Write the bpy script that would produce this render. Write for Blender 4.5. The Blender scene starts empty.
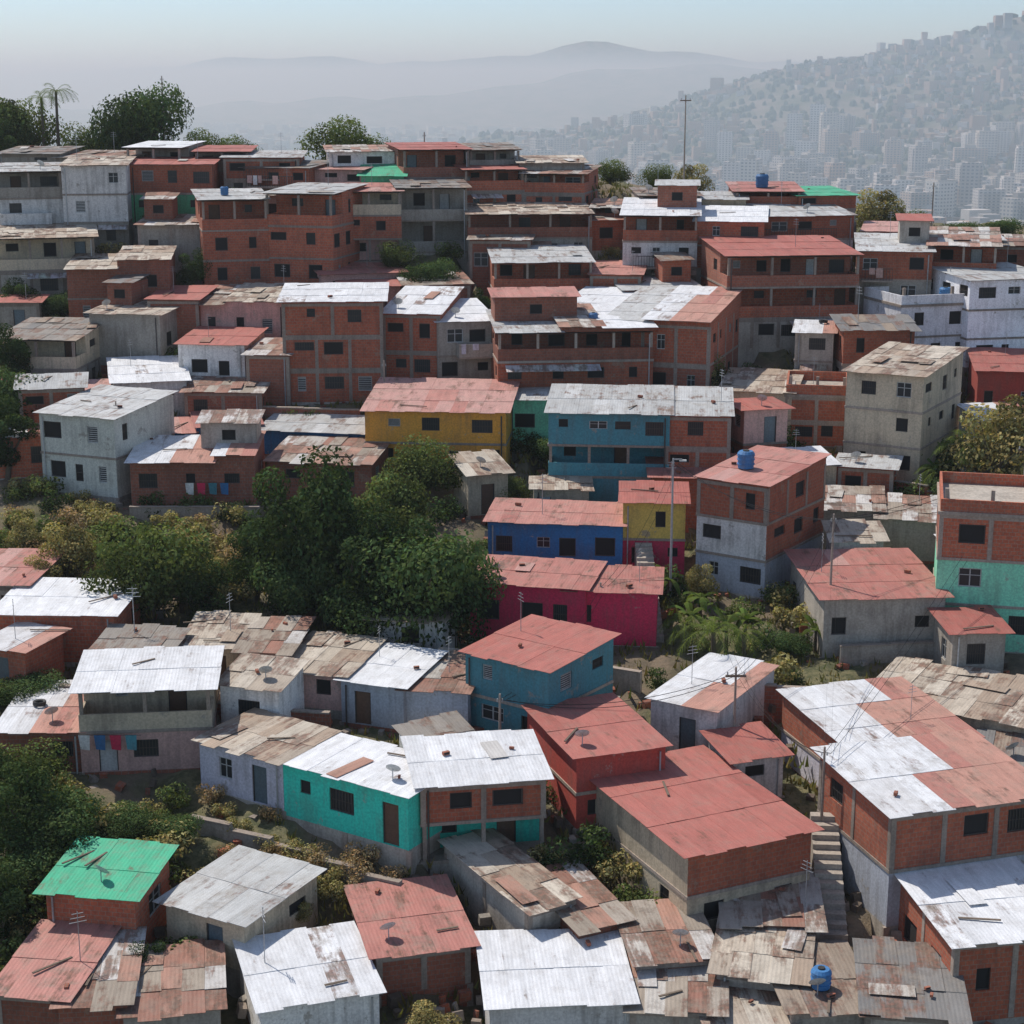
import bpy, math, random
import numpy as np
from mathutils import Vector, Matrix
sc=bpy.context.scene
COL=sc.collection
sc.view_settings.view_transform='Standard'; sc.view_settings.look='None'; sc.view_settings.exposure=0
# ------------------------------------------------------------------ camera / survey
F=1728.0; PITCH=math.radians(-14.0); CZ=40.0
sp,cp=math.sin(PITCH),math.cos(PITCH)
cam=bpy.data.cameras.new("camera"); camo=bpy.data.objects.new("camera",cam); COL.objects.link(camo)
camo.location=(0,0,CZ); camo.rotation_euler=(math.radians(90)+PITCH,0,0)
cam.sensor_width=36; cam.lens=36*F/1024; cam.clip_start=1; cam.clip_end=40000
sc.camera=camo
VT=[1150,1024,850,700,600,500,400,300,240,200,150]
YT=[56,62,72,84,96,110,124,140,149,155,165]
def ratio(v):
    q=(512-v)/F
    return (sp+q*cp)/(cp-q*sp)
def Dt(v): return float(np.interp(-v,[-a for a in VT],YT))
_vs=np.linspace(1150,150,120); _ys=np.array([Dt(v) for v in _vs]); _zs=np.array([CZ+_ys[i]*ratio(_vs[i]) for i in range(120)])
PY=np.concatenate([[-4000,-60,20,45],_ys,[172,185,220,400,900,1300,20000]])
PZ=np.concatenate([[-5,-2,0,0.5],_zs,[33,26,8,-20,-58,-72,-72]])
def hnoise(x,y):
    return 0.18*np.sin(x*.9+1.3*np.sin(y*.5))+.15*np.sin(y*1.1+x*.6)+.1*np.sin(x*2.3-y*1.7)
def gzn(x,y):
    z=np.interp(y,PY,PZ)
    t=np.clip((x-2)/38,0,1); t=t*t*(3-2*t)
    cap=30.8-5.6*t
    z=np.where((y>120)&(y<200),np.minimum(z,cap),z)
    return z
def gz(x,y): return float(gzn(np.array(x),np.array(y)))
def spot(u,v,Y=None):
    """ground point on the slope along a survey bearing"""
    Y=Y or Dt(v)
    z=CZ+Y*ratio(v)
    zc=Y*cp+(z-CZ)*sp
    return Vector(((u-512)/F*zc,Y,z)),zc
# ------------------------------------------------------------------ materials
def newmat(name):
    m=bpy.data.materials.new(name); m.use_nodes=True
    n=m.node_tree.nodes; l=m.node_tree.links
    b=n["Principled BSDF"]
    return m,n,l,b
def N(n,t,**k):
    o=n.new(t)
    for a,v in k.items(): setattr(o,a,v)
    return o
def mixc(n,l,f,a,b,bt='MIX'):
    o=n.new("ShaderNodeMix"); o.data_type='RGBA'; o.blend_type=bt
    for s,v in ((0,f),(6,a),(7,b)):
        if hasattr(v,"is_linked"): l.new(v,o.inputs[s])
        else: o.inputs[s].default_value=v if s==0 else (*v[:3],1)
    return o.outputs[2]
def ramp(n,l,src,lo,hi,a=0.0,b=1.0):
    o=n.new("ShaderNodeMapRange"); o.interpolation_type='SMOOTHSTEP'
    l.new(src,o.inputs[0]); o.inputs[1].default_value=lo; o.inputs[2].default_value=hi
    o.inputs[3].default_value=a; o.inputs[4].default_value=b
    return o.outputs[0]
def mul(n,l,a,b):
    o=n.new("ShaderNodeMath"); o.operation='MULTIPLY'; l.new(a,o.inputs[0])
    if hasattr(b,"is_linked"): l.new(b,o.inputs[1])
    else: o.inputs[1].default_value=b
    return o.outputs[0]
def noise(n,l,vec,scale,detail=4,rough=.6):
    o=N(n,"ShaderNodeTexNoise"); o.inputs["Scale"].default_value=scale; o.inputs["Detail"].default_value=detail; o.inputs["Roughness"].default_value=rough
    l.new(vec,o.inputs["Vector"]); return o.outputs["Fac"]
def mapping(n,l,vec,sc_):
    o=n.new("ShaderNodeMapping"); l.new(vec,o.inputs[0]); o.inputs[3].default_value=sc_; return o.outputs[0]
def bump(n,l,b,h,st=.3,d=.02):
    o=n.new("ShaderNodeBump"); o.inputs["Strength"].default_value=st; o.inputs["Distance"].default_value=d
    l.new(h,o.inputs["Height"]); l.new(o.outputs[0],b.inputs["Normal"])
def grey(n,l,v):
    cc=n.new("ShaderNodeCombineColor")
    for i in range(3): l.new(v,cc.inputs[i])
    return cc.outputs[0]
def dirt(n,l,base,amt=.55,patch=True,dirtcol=(.13,.105,.085),pcol=(.33,.285,.235)):
    g=n.new("ShaderNodeNewGeometry").outputs["Position"]
    big=noise(n,l,g,.55,5)
    st=noise(n,l,mapping(n,l,g,(3.2,3.2,.28)),1.0,5,.65)
    fine=noise(n,l,g,9,3)
    ad=n.new("ShaderNodeMath"); ad.operation='ADD'; l.new(big,ad.inputs[0]); l.new(st,ad.inputs[1])
    f=ramp(n,l,ad.outputs[0],.88,1.3,0,amt)
    c=mixc(n,l,f,base,dirtcol)
    if patch:
        p=noise(n,l,g,.9,7,.72)
        c=mixc(n,l,ramp(n,l,p,.60,.65,0,.7),c,pcol)
    c=mixc(n,l,1.0,c,grey(n,l,ramp(n,l,fine,.3,.7,.84,1.12)),'MULTIPLY')
    r=n.new("ShaderNodeObjectInfo").outputs["Random"]
    c=mixc(n,l,1.0,c,grey(n,l,ramp(n,l,r,0,1,.84,1.15)),'MULTIPLY')
    return c,fine,g
def paint(name,col,amt=.5):
    m,n,l,b=newmat(name)
    c,fine,g=dirt(n,l,col,amt)
    l.new(c,b.inputs["Base Color"]); b.inputs["Roughness"].default_value=.88
    bump(n,l,b,fine,.35,.03)
    return m
def brick(name,c1,c2,mort):
    m,n,l,b=newmat(name)
    uv=n.new("ShaderNodeUVMap").outputs[0]
    t=N(n,"ShaderNodeTexBrick"); l.new(uv,t.inputs["Vector"])
    t.inputs["Color1"].default_value=(*c1,1); t.inputs["Color2"].default_value=(*c2,1); t.inputs["Mortar"].default_value=(*mort,1)
    t.inputs["Scale"].default_value=1; t.inputs["Mortar Size"].default_value=.018; t.inputs["Brick Width"].default_value=.32; t.inputs["Row Height"].default_value=.21
    t.inputs["Mortar Smooth"].default_value=.2
    c,fine,g=dirt(n,l,t.outputs["Color"],.45,True,(.14,.065,.045),(.33,.21,.15))
    l.new(c,b.inputs["Base Color"]); b.inputs["Roughness"].default_value=.92
    bump(n,l,b,t.outputs["Fac"],-.5,.02)
    return m
def plain(name,col,rough=.8,metal=0,var=True):
    m,n,l,b=newmat(name)
    if var:
        c,f,g=dirt(n,l,col,.3,False); l.new(c,b.inputs["Base Color"])
    else: b.inputs["Base Color"].default_value=(*col,1)
    b.inputs["Roughness"].default_value=rough; b.inputs["Metallic"].default_value=metal
    return m
WALLC=dict(cm=("cement",(.42,.37,.31)),bg=("beige",(.58,.47,.33)),wh=("white",(.80,.76,.71)),lv=("lavender",(.70,.66,.73)),wt=("bright white",(.88,.86,.87)),
 pk=("pink",(.64,.39,.33)),gr=("green",(.12,.50,.25)),tq=("turquoise",(.04,.62,.46)),tl=("teal",(.08,.28,.33)),bl=("blue",(.035,.17,.38)),
 ye=("yellow",(.78,.57,.13)),og=("orange",(.68,.31,.045)),mg=("crimson",(.66,.03,.09)),rd=("maroon",(.44,.07,.05)),gy=("grey-blue",(.48,.50,.55)),
 mt=("off-white",(.66,.65,.56)),aq=("mint",(.25,.66,.44)))
MAT={k:paint("paint_"+v[0].replace("-","_").replace(" ","_"),v[1],.5 if k in("cm","bg","wh") else .36) for k,v in WALLC.items()}
MAT["bk"]=brick("red_clay_block",(.50,.135,.066),(.40,.10,.052),(.33,.19,.13))
MAT["bd"]=brick("old_clay_block",(.37,.12,.07),(.29,.09,.052),(.25,.16,.12))
WALLC["bk"]=("red brick",0); WALLC["bd"]=("dark brick",0)
MAT["frame"]=paint("raw_concrete",(.36,.29,.235),.5)
def mk_sheet():
    m,n,l,b=newmat("corrugated_sheet")
    at=n.new("ShaderNodeAttribute"); at.attribute_name="tint"
    g=n.new("ShaderNodeNewGeometry").outputs["Position"]
    uv=n.new("ShaderNodeUVMap").outputs[0]
    big=noise(n,l,g,.7,6,.7); fine=noise(n,l,g,5,4); vf=noise(n,l,g,22,3,.7)
    stv=noise(n,l,mapping(n,l,uv,(2.2,.4,1)),1.0,5,.7)
    a1=n.new("ShaderNodeMath"); a1.operation='ADD'; l.new(big,a1.inputs[0]); l.new(stv,a1.inputs[1])
    sb=n.new("ShaderNodeMath"); sb.operation='MULTIPLY_ADD'; l.new(at.outputs["Alpha"],sb.inputs[0]); sb.inputs[1].default_value=.42; l.new(a1.outputs[0],sb.inputs[2])
    f=ramp(n,l,sb.outputs[0],1.14,1.36,0,.85)
    rust=mixc(n,l,ramp(n,l,fine,.35,.65),(.26,.12,.08),(.13,.085,.06))
    c=mixc(n,l,f,at.outputs["Color"],rust)
    old=ramp(n,l,at.outputs["Alpha"],0,.5,.35,1.0)      # older sheets collect more dust
    dust=noise(n,l,g,1.3,7,.75)
    c=mixc(n,l,mul(n,l,ramp(n,l,dust,.44,.66,0,.55),old),c,(.29,.24,.19))
    stn=noise(n,l,mapping(n,l,g,(.8,.8,.8)),1.0,7,.8)
    c=mixc(n,l,mul(n,l,ramp(n,l,stn,.54,.64,0,.4),old),c,(.11,.085,.07))
    c=mixc(n,l,1.0,c,grey(n,l,ramp(n,l,stv,.3,.72,1.08,.84)),'MULTIPLY')
    c=mixc(n,l,1.0,c,grey(n,l,ramp(n,l,vf,.3,.7,.88,1.1)),'MULTIPLY')
    l.new(c,b.inputs["Base Color"])
    b.inputs["Roughness"].default_value=.75; b.inputs["Metallic"].default_value=.0; b.inputs["Specular IOR Level"].default_value=.3
    w=N(n,"ShaderNodeTexWave"); l.new(uv,w.inputs["Vector"]); w.inputs["Scale"].default_value=1.9; w.inputs["Distortion"].default_value=.3; w.bands_direction='X'
    bump(n,l,b,w.outputs["Fac"],.2,.04)
    return m
MAT["sheet"]=mk_sheet()
MAT["glass"]=plain("window_glass",(.018,.022,.026),.35,0,False)
MAT["painted_hole"]=plain("painted_dark_opening",(.02,.018,.017),.9,0,False)  # opaque near-black fill, the darkness inside an opening put into the colour
MAT["frw"]=plain("window_frame_white",(.5,.5,.48),.6)
MAT["frd"]=plain("window_frame_dark",(.06,.05,.045),.6)
MAT["doorb"]=plain("door_brown",(.14,.07,.04),.7)
MAT["doorw"]=plain("door_white",(.5,.5,.48),.6)
MAT["doorg"]=plain("door_metal",(.12,.16,.18),.5)
MAT["wood"]=plain("weathered_wood",(.17,.125,.09),.9)
MAT["bark"]=plain("tree_bark",(.12,.09,.06),.95)
MAT["tank"]=plain("blue_plastic",(.04,.17,.38),.6)
MAT["black"]=plain("black_rubber",(.02,.02,.02),.7)
MAT["metal"]=plain("galvanised_metal",(.42,.43,.44),.5,.4)
def leafmat(name,col,trans):
    m,n,l,b=newmat(name)
    at=n.new("ShaderNodeAttribute"); at.attribute_name="tint"
    c=mixc(n,l,1.0,col,at.outputs["Color"],'MULTIPLY')
    out=n["Material Output"]; n.remove(b)
    d=n.new("ShaderNodeBsdfDiffuse"); l.new(c,d.inputs[0])
    t=n.new("ShaderNodeBsdfTranslucent"); c2=mixc(n,l,1.0,c,(1.0,1.1,.5),'MULTIPLY'); l.new(c2,t.inputs[0])
    mx=n.new("ShaderNodeMixShader"); mx.inputs[0].default_value=trans; l.new(d.outputs[0],mx.inputs[1]); l.new(t.outputs[0],mx.inputs[2])
    l.new(mx.outputs[0],out.inputs[0]); return m
MAT["leaf"]=leafmat("foliage_dark",(.058,.092,.035),.28)
MAT["leafp"]=leafmat("foliage_pale",(.23,.205,.09),.3)
MAT["leafm"]=leafmat("foliage_mid",(.10,.13,.045),.3)
MAT["dryleaf"]=leafmat("dry_grass",(.34,.25,.14),.25)
# ------------------------------------------------------------------ mesh builder
class MB:
    def __init__(s): s.v=[];s.f=[];s.m=[];s.uv=[];s.c=[];s.mats=[]
    def mi(s,k):
        if k not in s.mats: s.mats.append(k)
        return s.mats.index(k)
    def quad(s,pts,m,uv=None,c=(1,1,1,0),out=None):
        pts=[Vector(p) for p in pts]
        if out is not None:
            nn=(pts[1]-pts[0]).cross(pts[2]-pts[0])
            if nn.dot(Vector(out))<0:
                pts=pts[::-1]
                if uv: uv=uv[::-1]
        if uv is None:
            nn=(pts[1]-pts[0]).cross(pts[2]-pts[0])
            ax=max(range(3),key=lambda i:abs(nn[i]))
            uv=[(p.y,p.z) if ax==0 else (p.x,p.z) if ax==1 else (p.x,p.y) for p in pts]
        n=len(s.v); s.v+=[tuple(p) for p in pts]; s.f.append(tuple(range(n,n+len(pts)))); s.m.append(s.mi(m)); s.uv+=[tuple(a) for a in uv]; s.c+=[c]*len(pts)
    def box(s,x0,x1,y0,y1,z0,z1,m,c=(1,1,1,0),M=None,skip=""):
        P=lambda x,y,z:(M@Vector((x,y,z))) if M else Vector((x,y,z))
        fs={"f":[(x0,y0,z0),(x1,y0,z0),(x1,y0,z1),(x0,y0,z1)],"b":[(x1,y1,z0),(x0,y1,z0),(x0,y1,z1),(x1,y1,z1)],
            "l":[(x0,y1,z0),(x0,y0,z0),(x0,y0,z1),(x0,y1,z1)],"r":[(x1,y0,z0),(x1,y1,z0),(x1,y1,z1),(x1,y0,z1)],
            "t":[(x0,y0,z1),(x1,y0,z1),(x1,y1,z1),(x0,y1,z1)],"u":[(x0,y1,z0),(x1,y1,z0),(x1,y0,z0),(x0,y0,z0)]}
        for k,q in fs.items():
            if k in skip: continue
            uv=[(a[0],a[2]) if k in "fb" else (a[1],a[2]) if k in "lr" else (a[0],a[1]) for a in q]
            s.quad([P(*a) for a in q],m,uv,c)
    def cyl(s,x,y,z0,z1,r0,r1,m,seg=8,c=(1,1,1,0),cap=True,M=None):
        P=lambda a,b,cc:(M@Vector((a,b,cc))) if M else Vector((a,b,cc))
        for i in range(seg):
            a=2*math.pi*i/seg; b=2*math.pi*(i+1)/seg
            s.quad([P(x+r0*math.cos(a),y+r0*math.sin(a),z0),P(x+r0*math.cos(b),y+r0*math.sin(b),z0),P(x+r1*math.cos(b),y+r1*math.sin(b),z1),P(x+r1*math.cos(a),y+r1*math.sin(a),z1)],m,None,c)
            if cap and r1>0: s.quad([P(x,y,z1),P(x+r1*math.cos(a),y+r1*math.sin(a),z1),P(x+r1*math.cos(b),y+r1*math.sin(b),z1)],m,None,c)
    def mesh(s,name):
        me=bpy.data.meshes.new(name); me.from_pydata(s.v,[],s.f)
        for k in s.mats: me.materials.append(MAT[k])
        me.polygons.foreach_set("material_index",s.m)
        ul=me.uv_layers.new(name="UVMap"); ul.data.foreach_set("uv",[a for p in s.uv for a in p])
        ca=me.color_attributes.new("tint",'FLOAT_COLOR','CORNER'); ca.data.foreach_set("color",[a for p in s.c for a in p])
        me.update(); return me
def link(name,me,parent=None,loc=(0,0,0),rot=(0,0,0),scale=(1,1,1)):
    o=bpy.data.objects.new(name,me); COL.objects.link(o)
    o.location=loc; o.rotation_euler=rot; o.scale=scale
    if parent: o.parent=parent
    return o
def top(o,label,cat,group=None):
    o["label"]=label; o["category"]=cat
    if group: o["group"]=group
    return o
# ------------------------------------------------------------------ shared parts
def mk_window(kind):
    b=MB(); w,h=1.2,1.0
    pm="painted_hole" if kind=="h" else "glass"
    b.box(-w/2,w/2,.0,.02,-h/2,h/2,pm)
    fm="frd" if kind in "hb" else "frw"; t=.06
    b.box(-w/2,w/2,-.05,-.003,h/2-t,h/2-.002,fm); b.box(-w/2,w/2,-.05,-.003,-h/2+.002,-h/2+t,fm)
    for x in (-w/2+.002,w/2-t): b.box(x,x+t-.004,-.048,-.003,-h/2+t,h/2-t,fm)
    if kind=="w": b.box(-t/2,t/2,-.045,-.003,-h/2+t,h/2-t,fm); b.box(-w/2+t,w/2-t,-.02,-.006,.1,.14,fm)
    if kind=="b":
        for i in range(7):
            x=-w/2+t+(w-2*t)*(i+.5)/7; b.box(x-.014,x+.014,-.04,-.012,-h/2+t,h/2-t,fm)
        b.box(-w/2+t,w/2-t,-.045,-.041,-.02,.02,fm)
    if kind=="l":
        for i in range(7):
            z=-h/2+t+(h-2*t)*(i+.5)/7; b.box(-w/2+t,w/2-t,-.035,-.01,z-.022,z+.022,fm)
    return b.mesh("window_"+kind)
WIN={k:mk_window(k) for k in "hwbl"}
def mk_door(m):
    b=MB(); b.box(-.45,.45,0,.04,0,2.0,m)
    b.box(-.36,.36,-.012,-.002,.15,.9,m); b.box(-.36,.36,-.012,-.002,1.05,1.85,m)
    b.box(-.45,-.4,-.05,-.003,0,2,"frd"); b.box(.4,.45,-.05,-.003,0,2,"frd")
    return b.mesh("door")
DOOR=[mk_door(k) for k in ("doorb","doorw","doorg","doorb")]
# ------------------------------------------------------------------ roofs
RP={
 'z':([(.50,.50,.49),(.55,.55,.54),(.45,.45,.44)],.3),
 'w':([(.74,.74,.75),(.78,.78,.79),(.70,.70,.71)],.02),
 'r':([(.42,.135,.105),(.44,.15,.12),(.38,.12,.095)],.12),
 'p':([(.50,.225,.185),(.46,.19,.155),(.53,.29,.25),(.42,.16,.13)],.3),
 'm':([(.42,.36,.30),(.33,.16,.115),(.52,.48,.43),(.35,.29,.23),(.42,.23,.17),(.60,.57,.54)],.6),
 't':([(.53,.45,.36),(.47,.39,.31),(.58,.51,.42),(.42,.32,.24)],.5),
 'x':([(.72,.72,.73),(.66,.65,.65),(.46,.20,.16),(.50,.26,.20)],.2),
 'g':([(.07,.44,.25),(.08,.48,.28),(.07,.40,.23)],.15),
 'd':([(.22,.21,.20),(.28,.25,.22),(.32,.25,.19)],.5)}
RN={'z':"grey zinc",'w':"white metal",'r':"rusty red",'p':"faded pink",'m':"patchwork metal",'t':"tan metal",'x':"half-rusty metal",'g':"green metal",'d':"dark metal",'k':"flat concrete"}
def sheet(b,x0,x1,y0,y1,zf,c4,rnd,sk=0,th=.02):
    p=[(x0+sk,y0),(x1+sk,y0),(x1-sk,y1),(x0-sk,y1)]
    pb=[(x,y,zf(x,y)) for x,y in p]; pt=[(x,y,z+th) for x,y,z in pb]
    off=rnd.uniform(0,40); uvq=[(a+off,bb+off) for a,bb in p]
    b.quad(pt,"sheet",uvq,c4,(0,0,1)); b.quad(pb,"sheet",uvq,c4,(0,0,-1))
    for a,e in ((0,1),(1,2),(2,3),(3,0)): b.quad([pb[a],pb[e],pt[e],pt[a]],"sheet",[(0,0),(1,0),(1,.03),(0,.03)],c4)
def build_roof(w,d,h,rise,kind,rnd,oh=.3,xo=0.0,lift=0.0,ohf=None):
    b=MB(); cols,rust=RP[kind]
    of=oh if ohf is None else ohf
    L=d+oh+of; W=w+2*oh
    messy=kind in 'mtd'
    nc=max(2,round(W/(.85 if messy else 1.0))); nr=max(1,round(L/(1.9 if messy else 3.0))); cw=W/nc; rl=L/nr
    base=rnd.choice(cols); sl=rise/d; fa=1 if rise>=0 else -1
    h=h+lift; split=rnd.uniform(.45,.6)
    for j in range(nr):
        rowc=rnd.choice(cols)
        for i in range(nc):
            q=rnd.random()
            if kind=='x':
                wh=(i+.5)/nc<split+(.12 if j==nr-1 else -.12)
                c=cols[rnd.choice([0,0,0,1]) if wh else rnd.choice([2,3,3,3])]
            elif kind in 'mt': c=rnd.choice(cols) if q<.55 else rowc
            else: c=base if q<.8 else rnd.choice(cols)
            v_=rnd.uniform(.88,1.08) if messy else rnd.uniform(.97,1.03)
            c=tuple(min(1,a*v_) for a in c)
            ru=rust*rnd.uniform(.3,1.4)
            if kind=='w' and rnd.random()<.07: ru=.5
            x0=-W/2+i*cw-.03; x1=x0+cw+.06
            e=.38 if messy else .16
            jy=rnd.uniform(-.22,.22) if messy and 0<j else 0
            y0=-of+j*rl-(.12 if j else rnd.uniform(-.05,e))+jy; y1=-of+(j+1)*rl+(.28 if j<nr-1 and messy else .0 if j<nr-1 else rnd.uniform(-.1,e))
            dz=.06+(j if fa>0 else nr-j)*.022+rnd.uniform(-.006,.006)*(2.5 if messy else 1)+(i%2)*.007
            tl=rnd.uniform(-.008,.008)*(3 if messy else 1)
            sheet(b,xo+x0,xo+x1,y0,y1,lambda x,y:h+dz+sl*y+tl*(x-xo-x0),(*c,ru),rnd,rnd.uniform(-.015,.015)*(2.2 if messy else 1))
    if messy or rnd.random()<.3:
        for _ in range(int(W*L/(18 if messy else 30))):
            sx=rnd.uniform(.7,.9); sy=rnd.uniform(1.3,2.6)
            if rnd.random()<.2: sx,sy=sy,sx
            if sx>W or sy>L: continue
            cx=xo+rnd.uniform(-W/2+sx/2,W/2-sx/2); cy=rnd.uniform(-of+sy/2,d+oh-sy/2); a=rnd.gauss(0,.10)
            c=rnd.choice(RP['m'][0]+RP[kind][0]*3); off=rnd.uniform(0,30); ca,sa=math.cos(a),math.sin(a)
            dz=.10+nr*.022+rnd.uniform(0,.04); ti=rnd.uniform(-.02,.02)
            P=[(cx+x*ca-y*sa,cy+x*sa+y*ca) for x,y in((-sx/2,-sy/2),(sx/2,-sy/2),(sx/2,sy/2),(-sx/2,sy/2))]
            pt=[(x,y,h+dz+sl*y+ti*(x-cx)) for x,y in P]
            uvq=[(off+x,off+y) for x,y in((0,0),(sx,0),(sx,sy),(0,sy))]
            b.quad(pt,"sheet",uvq,(*c,rust*rnd.uniform(.5,1.6)),(0,0,1))
    for yy in np.linspace(.15,d-.15,max(2,round(d/2.5))):
        zz=h+sl*yy
        b.box(xo-W/2+.1,xo+W/2-.1,yy-.03,yy+.03,zz-.05,zz+.03,"wood")
    return b.mesh("roof")
def wallgrid(b,P,outv,a0,a1,z0,z1,ops,m,rev):
    xs=sorted({a0,a1,*[o[0] for o in ops],*[o[1] for o in ops]}); zs=sorted({z0,z1,*[o[2] for o in ops],*[o[3] for o in ops]})
    for i in range(len(xs)-1):
        for j in range(len(zs)-1):
            cx=(xs[i]+xs[i+1])/2; cz=(zs[j]+zs[j+1])/2
            if any(o[0]<cx<o[1] and o[2]<cz<o[3] for o in ops): continue
            q=[(xs[i],zs[j]),(xs[i+1],zs[j]),(xs[i+1],zs[j+1]),(xs[i],zs[j+1])]
            b.quad([P(a,0,z) for a,z in q],m,q,out=outv)
    for s0,s1,t0,t1 in ops:
        for (a,z),(c,e) in (((s0,t0),(s1,t0)),((s1,t0),(s1,t1)),((s1,t1),(s0,t1)),((s0,t1),(s0,t0))):
            b.quad([P(a,0,z),P(c,0,e),P(c,rev,e),P(a,rev,z)],m,[(a,z),(c,e),(c,e+rev),(a,z+rev)])
FOOT=[]
NUMW={1:"one-storey",2:"two-storey",3:"three-storey",4:"four-storey"}
SEED=[0]
HOUSES=[]
def house(X,Y,z,w,d,h,yaw,st,roof,rise,label=None,plain_top=False):
    SEED[0]+=1; rnd=random.Random(SEED[0]*7+3)
    if Y>122 and not plain_top:
        st=[(rnd.choice(["cm","bg","pk","wh","cm","bd"])+s[2:] if s[:2]=="bk" and rnd.random()<.25 else s) for s in st]
        if len(st)>1 and st[-1][2]=='w' and rnd.random()<.3: st[-1]=st[-1][:2]+'o'+st[-1][3:]
    ya=math.radians(yaw)
    e=bpy.data.objects.new("house",None); COL.objects.link(e); e.empty_display_size=.5
    e.location=(X,Y,z); e.rotation_euler=(0,0,ya)
    FOOT.append((X,Y,z,w,d,math.cos(ya),math.sin(ya)))
    n=len(st); sh=h/n
    wall=MB(); fr=MB(); fd=3.6
    grid=rnd.random()<.45
    fm="cm" if rnd.random()<.6 else "bd"
    fb=MB(); fb.box(-w/2,w/2,0,d,-fd,0,fm,skip="tu")
    k=max(1,int(w/3.5))
    for i in range(k+1):
        x=-w/2+w*i/k; fb.box(x-.13,x+.13,-.04,.1,-fd,-.002,"frame",skip="u")
    link("foundation",fb.mesh("foundation"),e)
    wins=[]
    for i,s in enumerate(st):
        m=s[:2]; t=s[2]; ms=s[3:5] or m; z0=i*sh; z1=z0+sh
        y0=0.0
        if t=='o': y0=min(2.4,d*.38)
        if t=='s': y0=min(1.3,d*.5)
        isb=m in("bk","bd","cm") and grid and ms==m
        ns=max(1,round(w/rnd.uniform(2.0,3.1))); sw=w/ns
        whh=min(1.1,sh*.42); zs=z0+sh*.35
        def ops_for(L,nsl,off,door,prob):
            ops=[];items=[]
            sw_=L/nsl
            di=rnd.randrange(nsl) if door else -1
            for k in range(nsl):
                cx=off+sw_*(k+.5)+rnd.uniform(-.16,.16)*sw_
                if k==di:
                    dh=min(2.0,sh*.78); ops.append((cx-.45,cx+.45,z0+.02,z0+.02+dh)); items.append(("d",cx,z0+.02,.9,dh))
                elif t!='x' and rnd.random()<prob:
                    ww=min(rnd.choice([.6,.8,1.0,1.2,1.4]),sw_*.6); hh=whh*rnd.choice([.6,.9,1,1.05])
                    zb=zs+(whh-hh)+rnd.choice([0,0,.1])
                    ops.append((cx-ww/2,cx+ww/2,zb,zb+hh)); items.append(("w",cx,zb+hh/2,ww,hh))
            return ops,items
        doorf=(t in 'do') or (t=='s')
        o1,it1=ops_for(w,ns,-w/2,doorf,.82)
        wallgrid(wall,lambda a,q,zz:(a,y0+q,zz),(0,-1,0),-w/2,w/2,z0,z1,o1,m,.12)
        for it in it1: wins.append((it,(it[1],y0+.11,it[2]),0))
        nd=max(1,round((d-y0)/3.0))
        for sd in (-1,1):
            vis=(sd<0 and yaw>4) or (sd>0 and yaw<-4) or abs(yaw)<=4
            o2,it2=ops_for(d-y0,nd,y0,False,.7 if vis else 0)
            wallgrid(wall,lambda a,q,zz,sd=sd:(sd*(w/2-q),a,zz),(sd,0,0),y0,d,z0,z1,o2,ms,.12)
            for it in it2: wins.append((it,(sd*(w/2-.11),it[1],it[2]),math.radians(90)*sd))
        wall.quad([(w/2,d,z0),(-w/2,d,z0),(-w/2,d,z1),(w/2,d,z1)],m,out=(0,1,0))
        if t=='o':
            ph=.9; tt=.12
            wall.box(-w/2,w/2,0,tt,z0,z0+ph,m); wall.box(-w/2,-w/2+tt,tt,y0,z0,z0+ph,m); wall.box(w/2-tt,w/2,tt,y0,z0,z0+ph,m)
        if t in 'os':
            k=max(1,round(w/3.0))
            for q in range(k+1):
                x=-w/2+.14+(w-.28)*q/k
                zb=z0+(.9 if t=='o' else 0)
                fr.box(x-.09,x+.09,.003,.19,zb,z1-.09,"frame",skip="u")
            wall.quad([(-w/2,0,z1-.09),(w/2,0,z1-.09),(w/2,y0,z1-.09),(-w/2,y0,z1-.09)],"frame",out=(0,0,-1))
        if i>0 or t in 'os':
            fr.box(-w/2-.05,w/2+.05,-.05,d+.02,z0-.1,z0+.05,"frame")
        if isb and t in 'wdx':
            for q in range(ns+1):
                x=-w/2+sw*q; x=min(max(x,-w/2+.09),w/2-.09)
                fr.box(x-.12,x+.12,-.03,.02,z0+.05,z1-.1,"frame",skip="btu")
            fr.box(-w/2-.03,w/2+.03,-.035,.02,z1-.3,z1-.1,"frame",skip="b")
            for sd in(-1,1):
                for q in range(nd+1):
                    yy=min(max(y0+(d-y0)*q/nd,.12),d-.12); x0=sd*(w/2-.02); x1=sd*(w/2+.03)
                    fr.box(min(x0,x1),max(x0,x1),yy-.12,yy+.12,z0+.05,z1-.1,"frame",skip="tu")
        r_=rnd.random()
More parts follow.
